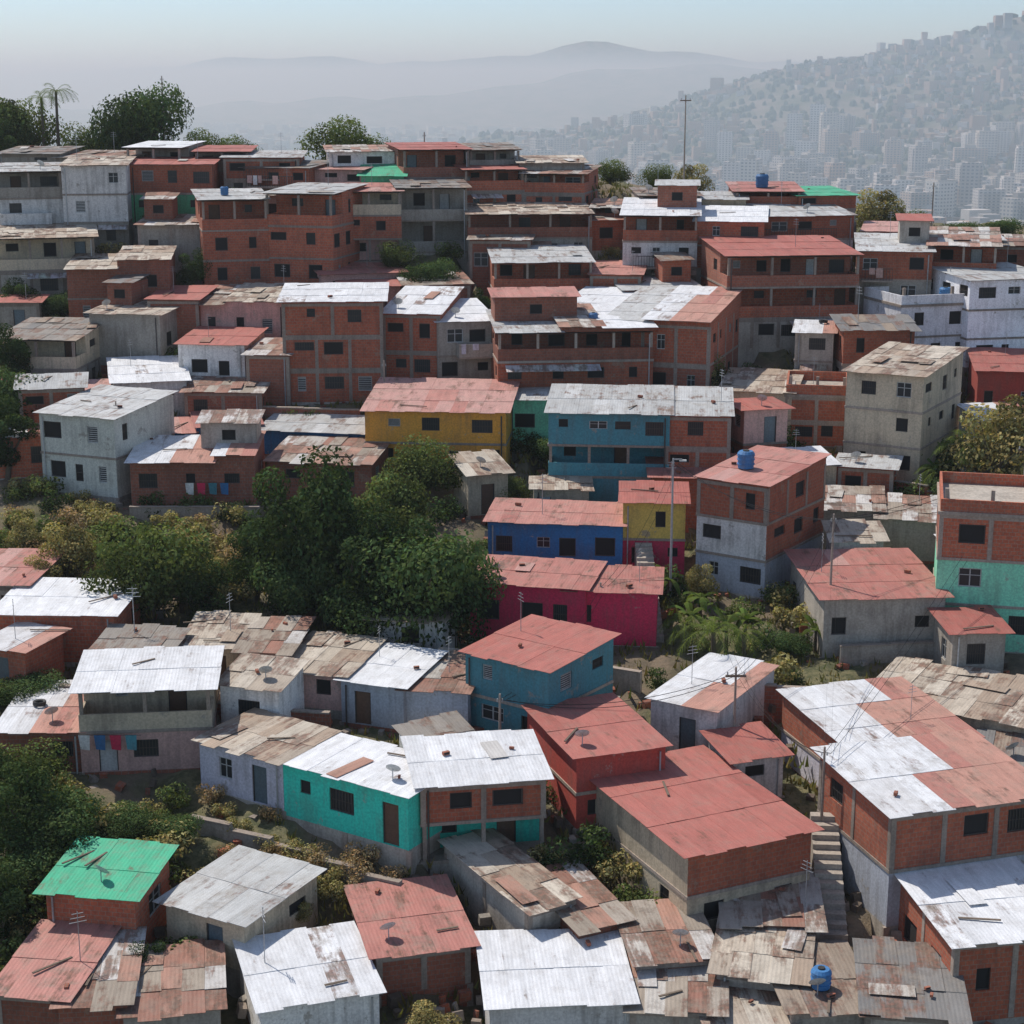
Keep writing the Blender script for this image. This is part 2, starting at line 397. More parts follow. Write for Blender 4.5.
        if t=='w' and i>0 and r_<.34 and w>4 and not plain_top:
            bb=MB(); bw=w*rnd.uniform(.35,.8); bx=rnd.uniform(-w/2+bw/2,w/2-bw/2); bd_=rnd.uniform(.8,1.2); bm=rnd.choice([m,m,m,"cm","bk"])
            bb.box(bx-bw/2,bx+bw/2,-bd_,-.052,z0-.1,z0+.04,"frame")
            if rnd.random()<.65:
                bb.box(bx-bw/2,bx+bw/2,-bd_,-bd_+.1,z0+.04,z0+.95,bm); bb.box(bx-bw/2,bx-bw/2+.1,-bd_+.1,-.052,z0+.04,z0+.95,bm); bb.box(bx+bw/2-.1,bx+bw/2,-bd_+.1,-.052,z0+.04,z0+.95,bm)
            else:
                nb=int(bw/.22)
                for q in range(nb+1):
                    xx=bx-bw/2+.02+(bw-.04)*q/nb; bb.box(xx-.015,xx+.015,-bd_+.02,-bd_+.05,z0+.04,z0+.92,"frd")
                bb.box(bx-bw/2,bx+bw/2,-bd_,-bd_+.07,z0+.92,z0+.97,"frd")
            link("balcony",bb.mesh("balcony"),e)
            if rnd.random()<.35:
                cb=MB(); xx=bx-bw/2+.15
                while xx<bx+bw/2-.6:
                    ww=rnd.uniform(.3,.55); hh=rnd.uniform(.45,.85); ck=rnd.choice(["wh","lv","tl","pk","bl","pk","gy"])
                    if rnd.random()<.6: cb.quad([(xx,-bd_-.03,z0+1.0),(xx+ww,-bd_-.03,z0+1.0),(xx+ww,-bd_-.05,z0+1.0-hh),(xx,-bd_-.05,z0+1.0-hh)],ck)
                    xx+=ww+.08
                if cb.v: top(link("hanging_laundry",cb.mesh("hanging_laundry"),None,e.location[:],(0,0,ya)),"coloured laundry drying over a balcony parapet","laundry","laundry on balconies")
        elif t in 'wd' and i<n-1 and r_>.72 and not plain_top:
            ab=MB(); aw=w*rnd.uniform(.3,.7); ax=rnd.uniform(-w/2+aw/2,w/2-aw/2); c=rnd.choice(RP['m'][0]); zt=z1-.25
            nsx=max(1,round(aw/1.0))
            for q in range(nsx):
                xa=ax-aw/2+aw*q/nsx
                sheet(ab,xa,xa+aw/nsx+.03,-1.1,-.04,lambda x,y:zt+.28*(y)+(q%2)*.01,(*[cc*rnd.uniform(.9,1.1) for cc in c],.5),rnd)
            link("awning",ab.mesh("awning"),e)
    if rnd.random()<.5:
        pb=MB(); px=rnd.choice([-1,1])*(w/2-.3); pb.cyl(px,-.09,-.5,h-.2,.045,.045,rnd.choice(["frw","frd","metal"]),6,cap=False)
        link("drain_pipe",pb.mesh("drain_pipe"),e)
    m=st[-1][:2]; ms=st[-1][3:5] or m
    if roof=='k':
        fr.box(-w/2-.12,w/2+.12,-.12,d+.1,h-.1,h+.08,"frame")
        rb=MB()
        for a in ((-w/2,w/2,0,.13),(-w/2,w/2,d-.13,d),(-w/2,-w/2+.13,.13,d-.13),(w/2-.13,w/2,.13,d-.13)):
            rb.box(*a,h+.08,h+.75,m)
        for q in range(3):
            rb.box(-w/2+.2+(w-.6)*q/2,-w/2+.4+(w-.6)*q/2,.16,.36,h+.08,h+1.3,"frame")
        rb.box(-w/2+.14,w/2-.14,.14,d-.14,h+.081,h+.1,"cm")
        link("parapet",rb.mesh("parapet"),e)
    else:
        if rise>=0:
            for sd in(-1,1): wall.quad([(sd*w/2,0,h),(sd*w/2,d,h),(sd*w/2,d,h+rise)],ms,out=(sd,0,0))
            wall.quad([(-w/2,d,h),(w/2,d,h),(w/2,d,h+rise),(-w/2,d,h+rise)],m,out=(0,1,0))
            rh=h
        else:
            for sd in(-1,1): wall.quad([(sd*w/2,0,h),(sd*w/2,d,h),(sd*w/2,0,h-rise)],ms,out=(sd,0,0))
            wall.quad([(-w/2,0,h),(w/2,0,h),(w/2,0,h-rise),(-w/2,0,h-rise)],m,out=(0,-1,0))
            rh=h-rise
        if w>7.0 and Y>92 and rnd.random()<.9 and roof not in 'g' and not plain_top:
            ns_=2 if w<11 else 3
            cuts=[0]+sorted(rnd.uniform(.3,.7) if ns_==2 else (q+1)/3+rnd.uniform(-.08,.08) for q in range(ns_-1))+[1]
            for q in range(ns_):
                wa=(cuts[q+1]-cuts[q])*w; xo=-w/2+(cuts[q]+cuts[q+1])/2*w
                kk=roof if q==0 or rnd.random()<.5 else rnd.choice({'w':'wzx','z':'zmw','r':'rpm','p':'prm','m':'mtd','t':'tmd','x':'xzm','d':'dmt'}[roof])
                lf=rnd.choice([0,.15,.35,.6]) if q else 0
                if lf>0:
                    for sd in(-1,1): wall.quad([(xo+sd*wa/2,0,rh),(xo+sd*wa/2,d,rh+rise),(xo+sd*wa/2,d,rh+rise+lf),(xo+sd*wa/2,0,rh+lf)],m,out=(sd,0,0))
                    wall.quad([(xo-wa/2,.001,rh),(xo+wa/2,.001,rh),(xo+wa/2,.001,rh+lf),(xo-wa/2,.001,rh+lf)],m,out=(0,-1,0))
                link("roof",build_roof(wa,d,rh,rise,kk,rnd,rnd.uniform(.08,.22),xo,lf,rnd.uniform(.1,.9)),e)
        else:
            link("roof",build_roof(w,d,rh,rise,roof,rnd,rnd.uniform(.2,.36)),e)
        if 100<Y<150 and w>5 and rnd.random()<.2 and d>4 and not plain_top and roof!='g':
            rw=w*rnd.uniform(.35,.55); rd_=min(3.2,d*.45); rx=rnd.choice([-1,1])*(w/2-rw/2-.1); ry=d*.45
            mm=rnd.choice(["bk","bd","cm",m]); rm_=MB(); zt=rh+rise*.5+.1
            op=[(rx-.45,rx+.45,zt+.5,zt+1.2)]
            wallgrid(rm_,lambda a,q,zz:(a,ry+q,zz),(0,-1,0),rx-rw/2,rx+rw/2,zt-.4,zt+1.7,op,mm,.12)
            for sd in(-1,1): rm_.quad([(rx+sd*rw/2,ry,zt-.4),(rx+sd*rw/2,ry+rd_,zt-.4),(rx+sd*rw/2,ry+rd_,zt+1.7),(rx+sd*rw/2,ry,zt+1.7)],mm,out=(sd,0,0))
            link("rooftop_room",rm_.mesh("rooftop_room"),e)
            link("window",WIN["h"],e,(rx,ry+.11,zt+.85),(0,0,0),(.75,1,.7))
            link("roof",build_roof(rw,rd_,0,.25,rnd.choice("mzpdtr"),rnd,.25),e,(rx,ry,zt+1.7))
    link("wall",wall.mesh("wall"),e)
    if fr.v: link("concrete_frame",fr.mesh("concrete_frame"),e)
    for (k,_,_,ww,hh),loc,rz in wins:
        if k=='w':
            kd=rnd.choice("hhhhbbbw"+("l" if ww<1.1 else "h"))
            link("window",WIN[kd],e,loc,(0,0,rz),(ww/1.2,1,hh/1.0))
        else:
            link("door",rnd.choice(DOOR),e,loc,(0,0,rz),(1,1,hh/2.0))
    mats=[]
    for s in st[::-1]:
        a=WALLC[s[:2]][0]
        if a not in mats: mats.append(a)
    if not label:
        ml=mats[0] if len(mats)<2 or ' ' in mats[0]+mats[1] else mats[0]+" and "+mats[1]
        label="%s %s house with %s roof"%(NUMW.get(n,"tall"),ml,RN[roof])
        if any(s[2]=='o' for s in st): label+=" and balcony"
        elif any(s[2]=='s' for s in st): label+=" on posts"
    top(e,label,"house","houses stacked on the hillside")
    HOUSES.append((e,w,d,h,rise,roof,yaw))
    return e
jit=random.Random(4)
def H(uL,uR,vT,vB,yaw,d,st,roof,rise=.5,label=None,pl=False):
    if vT<480 and abs(yaw)<9 and not pl: yaw+=jit.uniform(-14,14)
    rise*=.6 if vT<480 else .35
    uc=(uL+uR)/2; p,zc=spot(uc,vB)
    c=math.cos(math.radians(yaw)); s=math.sin(math.radians(yaw))
    a=(uR-512)/F; b_=(uL-512)/F
    w=(a-b_)*zc/(c-(a+b_)*s*cp/2)
    X=a*(zc+w*s*cp/2)-w*c/2
    h=p.y*(ratio(vT)-ratio(vB))
    return house(X,p.y,p.z,w,d,h,yaw,st.split(),roof,rise,label,pl)
def row(uL,vL,uR,vR,ze,pieces,d):
    """terrace of joined houses sharing one straight eave at height ze"""
    def pt(u,v):
        Y=(ze-CZ)/ratio(v); zc=Y*cp+(ze-CZ)*sp; return Vector(((u-512)/F*zc,Y,0))
    A=pt(uL,vL);B=pt(uR,vR); D=B-A; L_=D.length; yaw=math.degrees(math.atan2(D.y,D.x))
    for f0,f1,st,roof,h,rise,label in pieces:
        c=A+D*(f0+f1)/2
        house(c.x,c.y,ze-h,L_*(f1-f0)-.02,d,h,yaw,st.split(),roof,rise,label,True)
# ------------------------------------------------------------------ the houses, crest downwards
L=[
(0,60,154,185,3,6,"cmw cmw",'d'),(60,128,158,190,-3,6,"bdw cmw",'m'),(225,300,158,200,5,6,"cmw bkw",'z'),(128,182,148,190,0,6,"whw cmw",'w'),(245,310,168,205,-4,6,"cmw bkw",'d'),
(196,250,152,190,4,5,"bdw cmw",'r'),(330,395,152,190,-3,5,"cmw whw",'m'),(470,520,150,190,6,5,"bdw cmw",'d'),(520,584,163,195,-4,5,"cmw",'t'),
(592,640,208,240,0,5,"bdw bdw",'m'),(640,700,196,232,4,5,"cmw cmw",'d'),(700,745,200,232,0,5,"bkw",'z'),(862,920,232,262,-5,6,"bkw",'p'),(925,1000,240,268,4,6,"cmw",'z'),(985,1040,246,280,-5,6,"bdw",'m'),
(0,66,172,250,3,8,"cmw whw cmo",'z',.5),(66,130,166,250,-2,8,"cmw whw whw",'t',.5),(404,470,150,205,6,7,"cmw bdo",'r'),(465,524,170,212,4,7,"bkw bko",'r'),(524,584,174,212,-4,7,"bkw bkw",'m'),
(300,362,170,205,-8,7,"whw pkw",'p'),(132,214,165,222,3,7,"grw bkw",'r',.5,None,True),(362,404,176,215,0,6,"bkw grx",'g',1.6,None,True),
(735,800,192,222,-6,8,"bkw bko",'p'),(798,855,196,222,4,7,"cmw bkw",'g'),(590,650,220,250,5,6,"bkw",'m'),
(205,270,200,290,3,8,"bkw bkw bko",'z'),(268,334,194,290,-3,8,"bkw bkw bko",'z'),(338,402,192,262,2,6,"bks bkw bko",'p'),(400,468,188,252,4,6,"cmo cmo",'d'),
(468,592,214,262,3,8,"cmw bdo",'t'),(470,530,240,280,5,6,"bdw",'m'),
(622,696,216,292,-5,9,"cmw whw bko",'w',1.2),(694,762,222,292,3,8,"cmw bkw bkw",'w',1.0),(758,852,216,262,-3,8,"whw bkw",'z',1.0),
(0,98,238,302,4,8,"cmw bgo",'t'),(140,205,225,270,0,6,"cmw",'m'),
(855,928,252,335,-10,9,"cmw bkw bkw",'z',.9),(926,992,246,330,-8,9,"cmw cmw bkw",'m',.9),(725,856,256,348,-5,9,"cmw bko bdo",'r',1.0),
(70,172,268,328,5,7,"bkw bdw",'t'),(322,406,274,300,4,6,"pkw",'p'),(406,470,285,318,0,6,"bdw",'m'),
(494,592,262,318,4,7,"bkw bkw",'z',.9),(590,640,275,320,-5,7,"bkw",'p'),(625,700,290,335,5,7,"bkx",'z'),
(196,286,304,348,-3,7,"pkw",'m',.8),(150,200,300,350,6,6,"bdw",'r'),(92,162,314,366,-12,7,"cmw",'t',.5),
(285,384,302,402,3,8,"bkw bkw bkw",'w',.5,None,True),(384,440,314,388,-3,9,"bkw bkw",'w',1.4),(438,496,322,388,4,8,"bkw cmw",'w',1.0),(248,290,355,405,5,5,"bdw",'m'),
(545,708,322,400,-6,11,"bdw bkw",'w',1.6),(898,1000,304,366,16,6,"wtw wtw",'k',.5,"bright white two-storey house with flat roof terrace",True),(965,1050,280,366,12,8,"wtw wtw wtw",'z',.5,"tall bright white house with grey metal roof",True),
(498,652,332,418,2,8,"bdo bkw bdo",'z',.8),(180,246,345,392,0,6,"whw",'r',.6),(0,78,340,398,-5,8,"cmw bgw",'d',.6),
(116,188,382,418,14,7,"whx",'w',1.0),(186,262,392,424,0,6,"bdw",'m'),(720,790,392,440,-14,7,"bgw",'t'),
(784,846,396,446,-10,6,"bkw bkx",'k'),(975,1040,372,425,-10,8,"rdw",'r',.6),
(44,118,416,494,-22,7,"mtw mtw",'z',.9,None,True),(508,556,400,445,0,6,"aqw",'z'),
(842,918,374,480,-30,9,"bgw bgw bgw",'t',.9,None,True),(366,506,412,474,-5,8,"ogw ogw",'p',1.2,None,True),
(150,262,432,452,0,4,"blx",'p'),(262,372,432,456,-2,4,"blx",'z'),
(132,256,460,506,3,5,"bdw",'x',.8),(268,372,462,498,-2,5,"bdw",'m',.8),
(548,668,414,508,-5,7,"tlw tlo tlw",'z',.9,None,True),(664,728,416,510,-6,7,"tlw bkw bkw",'z',.9,None,True),(650,740,478,525,-6,5,"bdw",'p',.6),
(695,764,482,592,-34,8,"gyw whwbk bkwbk",'p',1.0,None,True),(488,622,524,572,-8,4.5,"blw",'p',.6,None,True),(622,684,503,575,-4,4.5,"mgw yew",'r',.4,None,True),
(815,880,510,548,-10,5,"cmw",'m',.6),(876,940,520,560,-12,5,"cmw",'m',.6),
(932,1034,515,650,-13,7,"aqw aqw bkw",'k',.5,None,True),(470,585,586,640,-14,4.6,"mgw",'p',.6,None,True),(566,656,592,645,-6,4,"mgw",'p',.6,None,True),
(822,942,598,656,4,8,"cmw",'p',1.0),(0,116,614,662,-4,5,"bkw",'w',.9),(-40,30,585,628,-5,6,"cmw",'p',.8),
(184,240,648,684,-3,4.5,"bgd",'t',.8),(240,290,652,690,-6,4.5,"pkw",'m',.6),(280,346,672,708,-16,5,"pkw",'t',.6),(342,404,684,726,-20,5,"gyd",'w',.6),(402,468,690,732,-10,5,"gyw",'m',.6),
(82,214,690,770,6,5.2,"pkd bgo",'w',.6),(0,84,732,772,0,6,"bdw",'x',.8),
(862,1030,712,752,-30,6,"bgx",'t',.4),
(466,548,662,742,-36,5.8,"tlw tlw",'r',.8,None,True),
(650,714,705,756,-32,7,"whd",'x',.6),
(576,664,752,822,20,6.4,"rdw rdx",'r',.5,None,True),
(850,972,744,808,17,7.4,"lvw bkx",'x',.8),
(422,545,782,858,10,4.6,"tqs bkw",'w',.9,None,True),
(886,1040,804,915,17,6.6,"gyw bkw",'x',.8),
(686,808,842,925,25,9.2,"bgdbg bkxbg",'r',.6,None,True),
(528,575,905,950,32,7.0,"cmx",'t',.8),(578,628,925,965,24,5,"bdx",'m',.6),
(50,138,894,956,-10,3.9,"bkw",'g',1.0),(168,246,912,960,-30,5,"bgd",'z',.6),
(378,470,950,990,15,5.5,"bdx",'p',.6),(262,380,1000,1050,18,5.0,"whx",'w',.8),
(490,632,1005,1060,5,5.2,"whx",'w',.8),(725,818,925,965,-5,4,"bdx",'m',.5),
(636,716,960,1005,8,4.2,"bdx",'m',.6),(716,800,975,1025,-12,4.5,"cmx",'t',.6),(630,720,1010,1060,-6,4,"cmx",'m',.6),(712,790,1030,1080,6,4,"bdx",'t',.6),
(950,1070,938,1018,10,6,"bkw",'w',.9),(0,70,995,1050,-8,5,"bdx",'p',.8),(62,130,1005,1060,6,5,"bdx",'m',.8),(126,222,1012,1060,10,4.5,"cmx",'m',.6),
(790,868,1010,1070,5,4,"cmx",'d',.6),(862,960,1015,1080,-8,5,"cmx",'d',.6),
]
for a in L: H(*a)
row(199,740,408,796,9.6,[(0,.42,"lvd",'t',2.4,.15,"long low lavender house with tan metal roof"),(.42,1,"tqd",'w',2.6,.15,"long low bright turquoise house with white metal roof")],3.7)
def infoot(x,y,mar=.3):
    for X,Y,z,w,d,c,s in FOOT:
        lx=(x-X)*c+(y-Y)*s; ly=-(x-X)*s+(y-Y)*c
        if abs(lx)<w/2+mar and -mar<ly<d+mar: return True
    return False
fr_=random.Random(12); nf=0; tr_=0
while nf<46 and tr_<7000:
    tr_+=1
    u=fr_.uniform(0,1024); v=fr_.uniform(205,1010)
    if 480<v<660 and u<480: continue
    if v>740 and u<440: continue
    if 540<v<770 and 410<u<820: continue
    if v>640 and 815<u<850: continue
    if v<250 and u>850: continue
    p,zc=spot(u,v); w=fr_.uniform(2.6,5.2); d=fr_.uniform(2.4,3.6); yaw=fr_.uniform(-20,20) if v<640 else fr_.uniform(-30,25)
    c,s=math.cos(math.radians(yaw)),math.sin(math.radians(yaw)); ok=True
    for lx in(-.5,-.25,0,.25,.5):
        for ly in(0,.33,.66,1):
            if infoot(p.x+lx*w*c-ly*d*s,p.y+lx*w*s+ly*d*c,.1): ok=False;break
        if not ok: break
    if not ok: continue
    if v<300 and p.z>gz(p.x,p.y)+1.5: p.z=gz(p.x,p.y)
    two=300<v<500 and fr_.random()<.3
    house(p.x,p.y,p.z,w,d,fr_.uniform(2.1,2.8)*(1.9 if two else 1),yaw,[fr_.choice(["bkw","bdw","cmw","cmd","bgd","bkd","bgw","whw","pkd"]) for _ in range(2 if two else 1)],fr_.choice("mmzpdtrxw"),fr_.uniform(.1,.5)); nf+=1
# ------------------------------------------------------------------ ground
def mk_ground():
    xs=np.concatenate([-np.geomspace(9000,140,26)[:-1],np.arange(-140,141,1.0),np.geomspace(140,9000,26)[1:]])
    ys=np.concatenate([[-3000,-400,-60,-10,20,40],np.arange(50,200,1.0),np.geomspace(200,19000,60)])
    GX,GY=np.meshgrid(xs,ys)
    Z=gzn(GX,GY)
    near=(GY>45)&(GY<200)&(abs(GX)<140)
    Z=np.where(near,Z+hnoise(GX,GY)*1.2,Z)
    Z=np.where(GY>260,Z+3*np.sin(GX/130)*np.sin(GY/170),Z)
    for X,Y,z,w,d,c,s in FOOT:
        lx=(GX-X)*c+(GY-Y)*s; ly=-(GX-X)*s+(GY-Y)*c
        ins=(abs(lx)<w/2+1.0)&(ly>-1.2)&(ly<d+1.0)
        Z=np.where(ins,np.minimum(Z,z-.05),Z)
    ny,nx=Z.shape
    V=np.stack([GX,GY,Z],-1).reshape(-1,3)
    idx=np.arange(ny*nx).reshape(ny,nx)
    Fq=np.stack([idx[:-1,:-1],idx[:-1,1:],idx[1:,1:],idx[1:,:-1]],-1).reshape(-1,4)
    me=bpy.data.meshes.new("ground"); me.from_pydata(V.tolist(),[],Fq.tolist())
    m,n,l,b=newmat("hillside_earth")
    g=n.new("ShaderNodeNewGeometry").outputs["Position"]
    a=noise(n,l,g,.12,6,.65); c_=noise(n,l,g,1.6,5,.7); e=noise(n,l,g,7,4,.7)
    c1=mixc(n,l,ramp(n,l,c_,.35,.65),(.22,.16,.105),(.13,.10,.065))
    c2=mixc(n,l,ramp(n,l,c_,.4,.6),(.08,.085,.035),(.19,.165,.08))
    cc=mixc(n,l,ramp(n,l,a,.42,.56),c1,c2)
    cc=mixc(n,l,ramp(n,l,e,.58,.74,0,.5),cc,(.28,.24,.19))
    l.new(cc,b.inputs["Base Color"]); b.inputs["Roughness"].default_value=.95
    bump(n,l,b,e,.7,.1)
    me.materials.append(m)
    m,n,l,b=newmat("valley_city_floor")
    g=n.new("ShaderNodeNewGeometry").outputs["Position"]
    a=noise(n,l,g,.004,8,.75); c_=noise(n,l,g,.03,5,.8)
    bl=mixc(n,l,ramp(n,l,c_,.4,.6),(.30,.28,.26),(.13,.12,.11))
    cc=mixc(n,l,ramp(n,l,a,.47,.55),bl,(.045,.07,.035))
    l.new(cc,b.inputs["Base Color"]); b.inputs["Roughness"].default_value=.95
    me.materials.append(m)
    far=(V[Fq[:,0],1]>230)|(abs(V[Fq[:,0],0])>200)
    me.polygons.foreach_set("material_index",far.astype(int))
    me.polygons.foreach_set("use_smooth",np.ones(len(Fq),bool))
    me.update()
    o=link("ground",me); o["kind"]="structure"
mk_ground()
# ------------------------------------------------------------------ trees
def crown_mesh(name,seed,R,nl,nleaf,leaf,mat,cz=0,flat=.75,lobr=(.3,.5)):
    rs=np.random.RandomState(seed)
    lob=[]
    while len(lob)<nl:
        p=rs.uniform(-1,1,3)
        r=np.linalg.norm(p)
        if r<1 and r>.25: lob.append((p*np.array(R)*.78,rs.uniform(*lobr)*R[0],rs.uniform(.5,1.6)))
    li=rs.randint(0,nl,nleaf)
    cen=np.array([lob[i][0] for i in li]); rad=np.array([lob[i][1] for i in li]); sh=np.array([lob[i][2] for i in li])
    d=rs.normal(size=(nleaf,3)); d/=np.linalg.norm(d,axis=1)[:,None]
    rr=rad*(.45+.62*rs.rand(nleaf)**.5)
    pos=cen+d*rr[:,None]*np.array([1,1,flat]); pos[:,2]+=cz
    nrm=d*.8+rs.normal(size=(nleaf,3))*.5+np.array([0,0,.35]); nrm/=np.linalg.norm(nrm,axis=1)[:,None]
    t=np.cross(nrm,rs.normal(size=(nleaf,3))); t/=np.linalg.norm(t,axis=1)[:,None]; bt=np.cross(nrm,t)
    s=leaf*rs.uniform(.55,1.3,nleaf)[:,None]
    q=np.stack([pos-t*s*.5,pos-bt*s*.28,pos+t*s*.5,pos+bt*s*.28],1).reshape(-1,3)
    me=bpy.data.meshes.new(name); me.from_pydata(q.tolist(),[],np.arange(nleaf*4).reshape(-1,4).tolist())
    toplight=.65+.65*((pos[:,2]-pos[:,2].min())/(np.ptp(pos[:,2])+1e-6))  # leaves coloured darker low and lighter on top, daylight put into the tint
    v=sh*rs.uniform(.7,1.3,nleaf)*toplight
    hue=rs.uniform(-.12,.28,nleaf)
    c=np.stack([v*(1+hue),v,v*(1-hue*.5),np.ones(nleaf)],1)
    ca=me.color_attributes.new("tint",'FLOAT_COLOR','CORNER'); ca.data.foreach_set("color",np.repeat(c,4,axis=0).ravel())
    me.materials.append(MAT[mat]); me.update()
    return me,lob
def limb(b,p,q,r0,r1,seg=6):
    p=Vector(p);q=Vector(q);dv=q-p
    M=Matrix.Translation(p)@dv.to_track_quat('Z','Y').to_matrix().to_4x4()
    b.cyl(0,0,0,dv.length,r0,r1,"bark",seg,cap=False,M=M)
def mk_tree(seed,R,ht,nl,nleaf,leaf,mat):
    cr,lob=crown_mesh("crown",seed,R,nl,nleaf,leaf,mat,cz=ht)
    b=MB(); rnd=random.Random(seed)
    fx,fy=rnd.uniform(-.3,.3),rnd.uniform(-.3,.3)
    limb(b,(0,0,-.6),(fx,fy,ht*.45),.24,.17,8)
    for c,r,_ in lob[:8]:
        mid=(fx+c[0]*.4,fy+c[1]*.4,ht*.45+(ht*.55+c[2])*.5)
        limb(b,(fx,fy,ht*.43),mid,.13,.08); limb(b,mid,(c[0],c[1],ht+c[2]),.08,.03,5)
    return b.mesh("trunk"),cr,ht+R[2]
TREES={
 'a':mk_tree(1,(2.6,2.5,2.9),3.3,18,8500,.23,"leaf"),
 'b':mk_tree(2,(2.1,2.2,3.3),3.7,17,8000,.23,"leaf"),
 'c':mk_tree(3,(3.2,2.9,1.9),2.6,17,7500,.23,"leafm"),
 'd':mk_tree(4,(2.5,2.4,2.4),2.7,15,6000,.22,"leafp"),
 'e':mk_tree(5,(3.0,3.0,2.6),2.7,26,11000,.23,"leaf"),
 'f':mk_tree(6,(2.3,2.4,3.0),3.2,17,8000,.23,"leafm")}
TL={'a':"tall broad dark green tree among the houses",'b':"tall narrow dark green tree with uneven crown",'c':"spreading green tree with open crown",'d':"pale olive tree with sparse crown",'e':"dense rounded dark green tree",'f':"tall bright green tree with uneven crown"}
rt=random.Random(5)
def tree(k,u,v,hpx,Y=None,ws=1.0):
    p,zc=spot(u,v,Y)
    if Y: p.z=gz(p.x,p.y)
    tr,cr,H0=TREES[k]
    s=hpx/F*zc/H0
    e=bpy.data.objects.new("tree",None); COL.objects.link(e)
    e.location=(p.x,p.y,p.z-.1); e.rotation_euler=(0,0,rt.uniform(0,6.28)); e.scale=(s*ws,s*ws,s)
    link("trunk",tr,e); link("crown",cr,e)
    top(e,TL[k],"tree","trees on the hillside")
for a in [('a',305,618,185,None,.75),('b',330,600,160,None,.85),('e',422,648,150,None,.85),('f',378,612,135,None,.85),('b',278,608,130,None,.85),('a',350,636,130,None,.85),
 ('f',400,580,125,None,.8),('d',385,572,95,None,.9),('e',452,642,105,None,.85),('a',256,598,85,None,.9),('c',425,500,62,None,1),('a',398,634,145,None,.8),('e',300,624,85,None,1.0),('e',370,642,85,None,1.0),
 ('c',150,620,105,None,.85),('e',182,612,80,None,.9),('d',72,585,78,None,.9),('f',122,606,78,None,.9),('d',215,594,50,None,1),('d',45,600,55,None,1),('d',30,560,50,None,1),('f',150,575,60,None,.9),
 ('a',20,860,110,None,1),('e',60,860,80,None,1.1),('b',5,950,110,None,1),('c',30,800,60,None,1.2),('a',5,820,80,None,1),('e',175,845,40,None,1.3),('e',130,840,42,None,1.3),('a',150,985,55,None,1),('e',25,900,70,None,1.1),
 ('b',6,480,100,None,1),('e',0,440,90,None,1),('d',995,505,120,None,.9),('d',1022,490,115,None,.9),('e',950,512,45,None,1.1),('b',12,400,90,None,.8),('d',1010,500,80,None,1.1),
 ('a',195,290,45,None,1),('e',430,300,50,None,1),('c',700,395,45,None,1),('d',705,400,40,None,.9),('e',700,420,40,None,1.2),('a',715,345,45,None,1),('b',480,330,50,None,.8),
 ('f',12,190,90,172,.75),('c',32,190,74,174,.8),('c',88,190,54,172,.8),('e',146,185,112,170,.72),('e',130,190,74,172,.65),('c',205,185,48,172,.9),('c',238,185,42,172,.9),('c',340,190,60,172,1.0),('c',366,190,44,172,.9),('a',0,190,72,168,.9),
 ('d',690,235,45,166,1.0),('c',655,235,30,168,1),('d',875,245,58,166,1.1),('c',905,262,32,165,1.2),('e',1000,270,28,166,1.4),('e',960,270,25,166,1.4),('c',610,235,28,166,1.2),
 ('e',560,935,26,None,1.3),('d',430,1045,50,None,1.4),('a',510,1050,40,None,1.2),('e',590,940,26,None,1),('e',30,705,40,None,1.6),('e',60,320,35,None,1.2),('b',120,345,40,None,.8),
 ('a',20,320,45,None,1.2),('c',400,275,35,None,1),('e',550,460,30,None,1.5),('c',510,505,30,None,1),('d',230,880,22,None,1.3),('d',300,918,24,None,1.5),('e',790,655,30,None,1.3),('d',700,600,45,None,.8)]:
    tree(*a)
def frondmesh(b,az,L,up,droop,rnd,mat):
    pts=[]
    for i in range(10):
        t=i/9; r=L*t*(1-.18*t); z=L*(up*t-droop*t*t)
        pts.append(Vector((math.cos(az)*r,math.sin(az)*r,z)))
    sd=Vector((-math.sin(az),math.cos(az),0))
    for i in range(9):
        p,q=pts[i],pts[i+1]
        b.quad([p-sd*.03,q-sd*.02,q+sd*.02,p+sd*.03],mat,c=(1.4,1.3,.7,1))
        if i==0: continue
        for k in range(2):
            o=p.lerp(q,k/2); ll=L*.24*math.sin(math.pi*min(.98,(i+k/2)/9.3))+.1
            for s_ in(-1,1):
                tip=o+sd*s_*ll*.8+(q-p).normalized()*ll*.8+Vector((0,0,-ll*rnd.uniform(.1,.4)))
                w=(q-p)*.16
                sh=rnd.uniform(.9,2.2)
                b.quad([o-w*.5,o+w*.8,tip+w*.2],mat,c=(sh,sh,sh*.8,1))
def mk_palm(seed,ht,nf,L,mat="leafm"):
    rnd=random.Random(seed); b=MB()
    for i in range(6):
        limb(b,(.1*math.sin(i*.5),0,ht*i/6-.4),(.1*math.sin((i+1)*.5),0,ht*(i+1)/6-.4+.01),.17-.008*i,.165-.008*i,8)
    tr=b.mesh("trunk"); c=MB()
    for i in range(nf): frondmesh(c,i*2.4+rnd.uniform(-.2,.2),L*rnd.uniform(.8,1.1),rnd.uniform(.6,1.3) if i%2 else .5,rnd.uniform(.6,1.2),rnd,mat)
    return tr,c.mesh("crown"),ht
PALM=[mk_palm(1,2.4,11,2.6),mk_palm(2,8.6,15,2.5),mk_palm(3,4.2,14,3.0)]
def palm(k,u,v,s=1,Y=None):
    p,_=spot(u,v,Y)
    if Y: p.z=gz(p.x,p.y)
    tr,cr,ht=PALM[k]
    e=bpy.data.objects.new("palm_tree",None); COL.objects.link(e); e.location=p; e.scale=(s,s,s); e.rotation_euler=(0,0,rt.uniform(0,6))
    link("trunk",tr,e); link("crown",cr,e,(0,0,ht-.4)); top(e,"green palm with drooping fronds between the houses","palm tree","palms on the hillside")
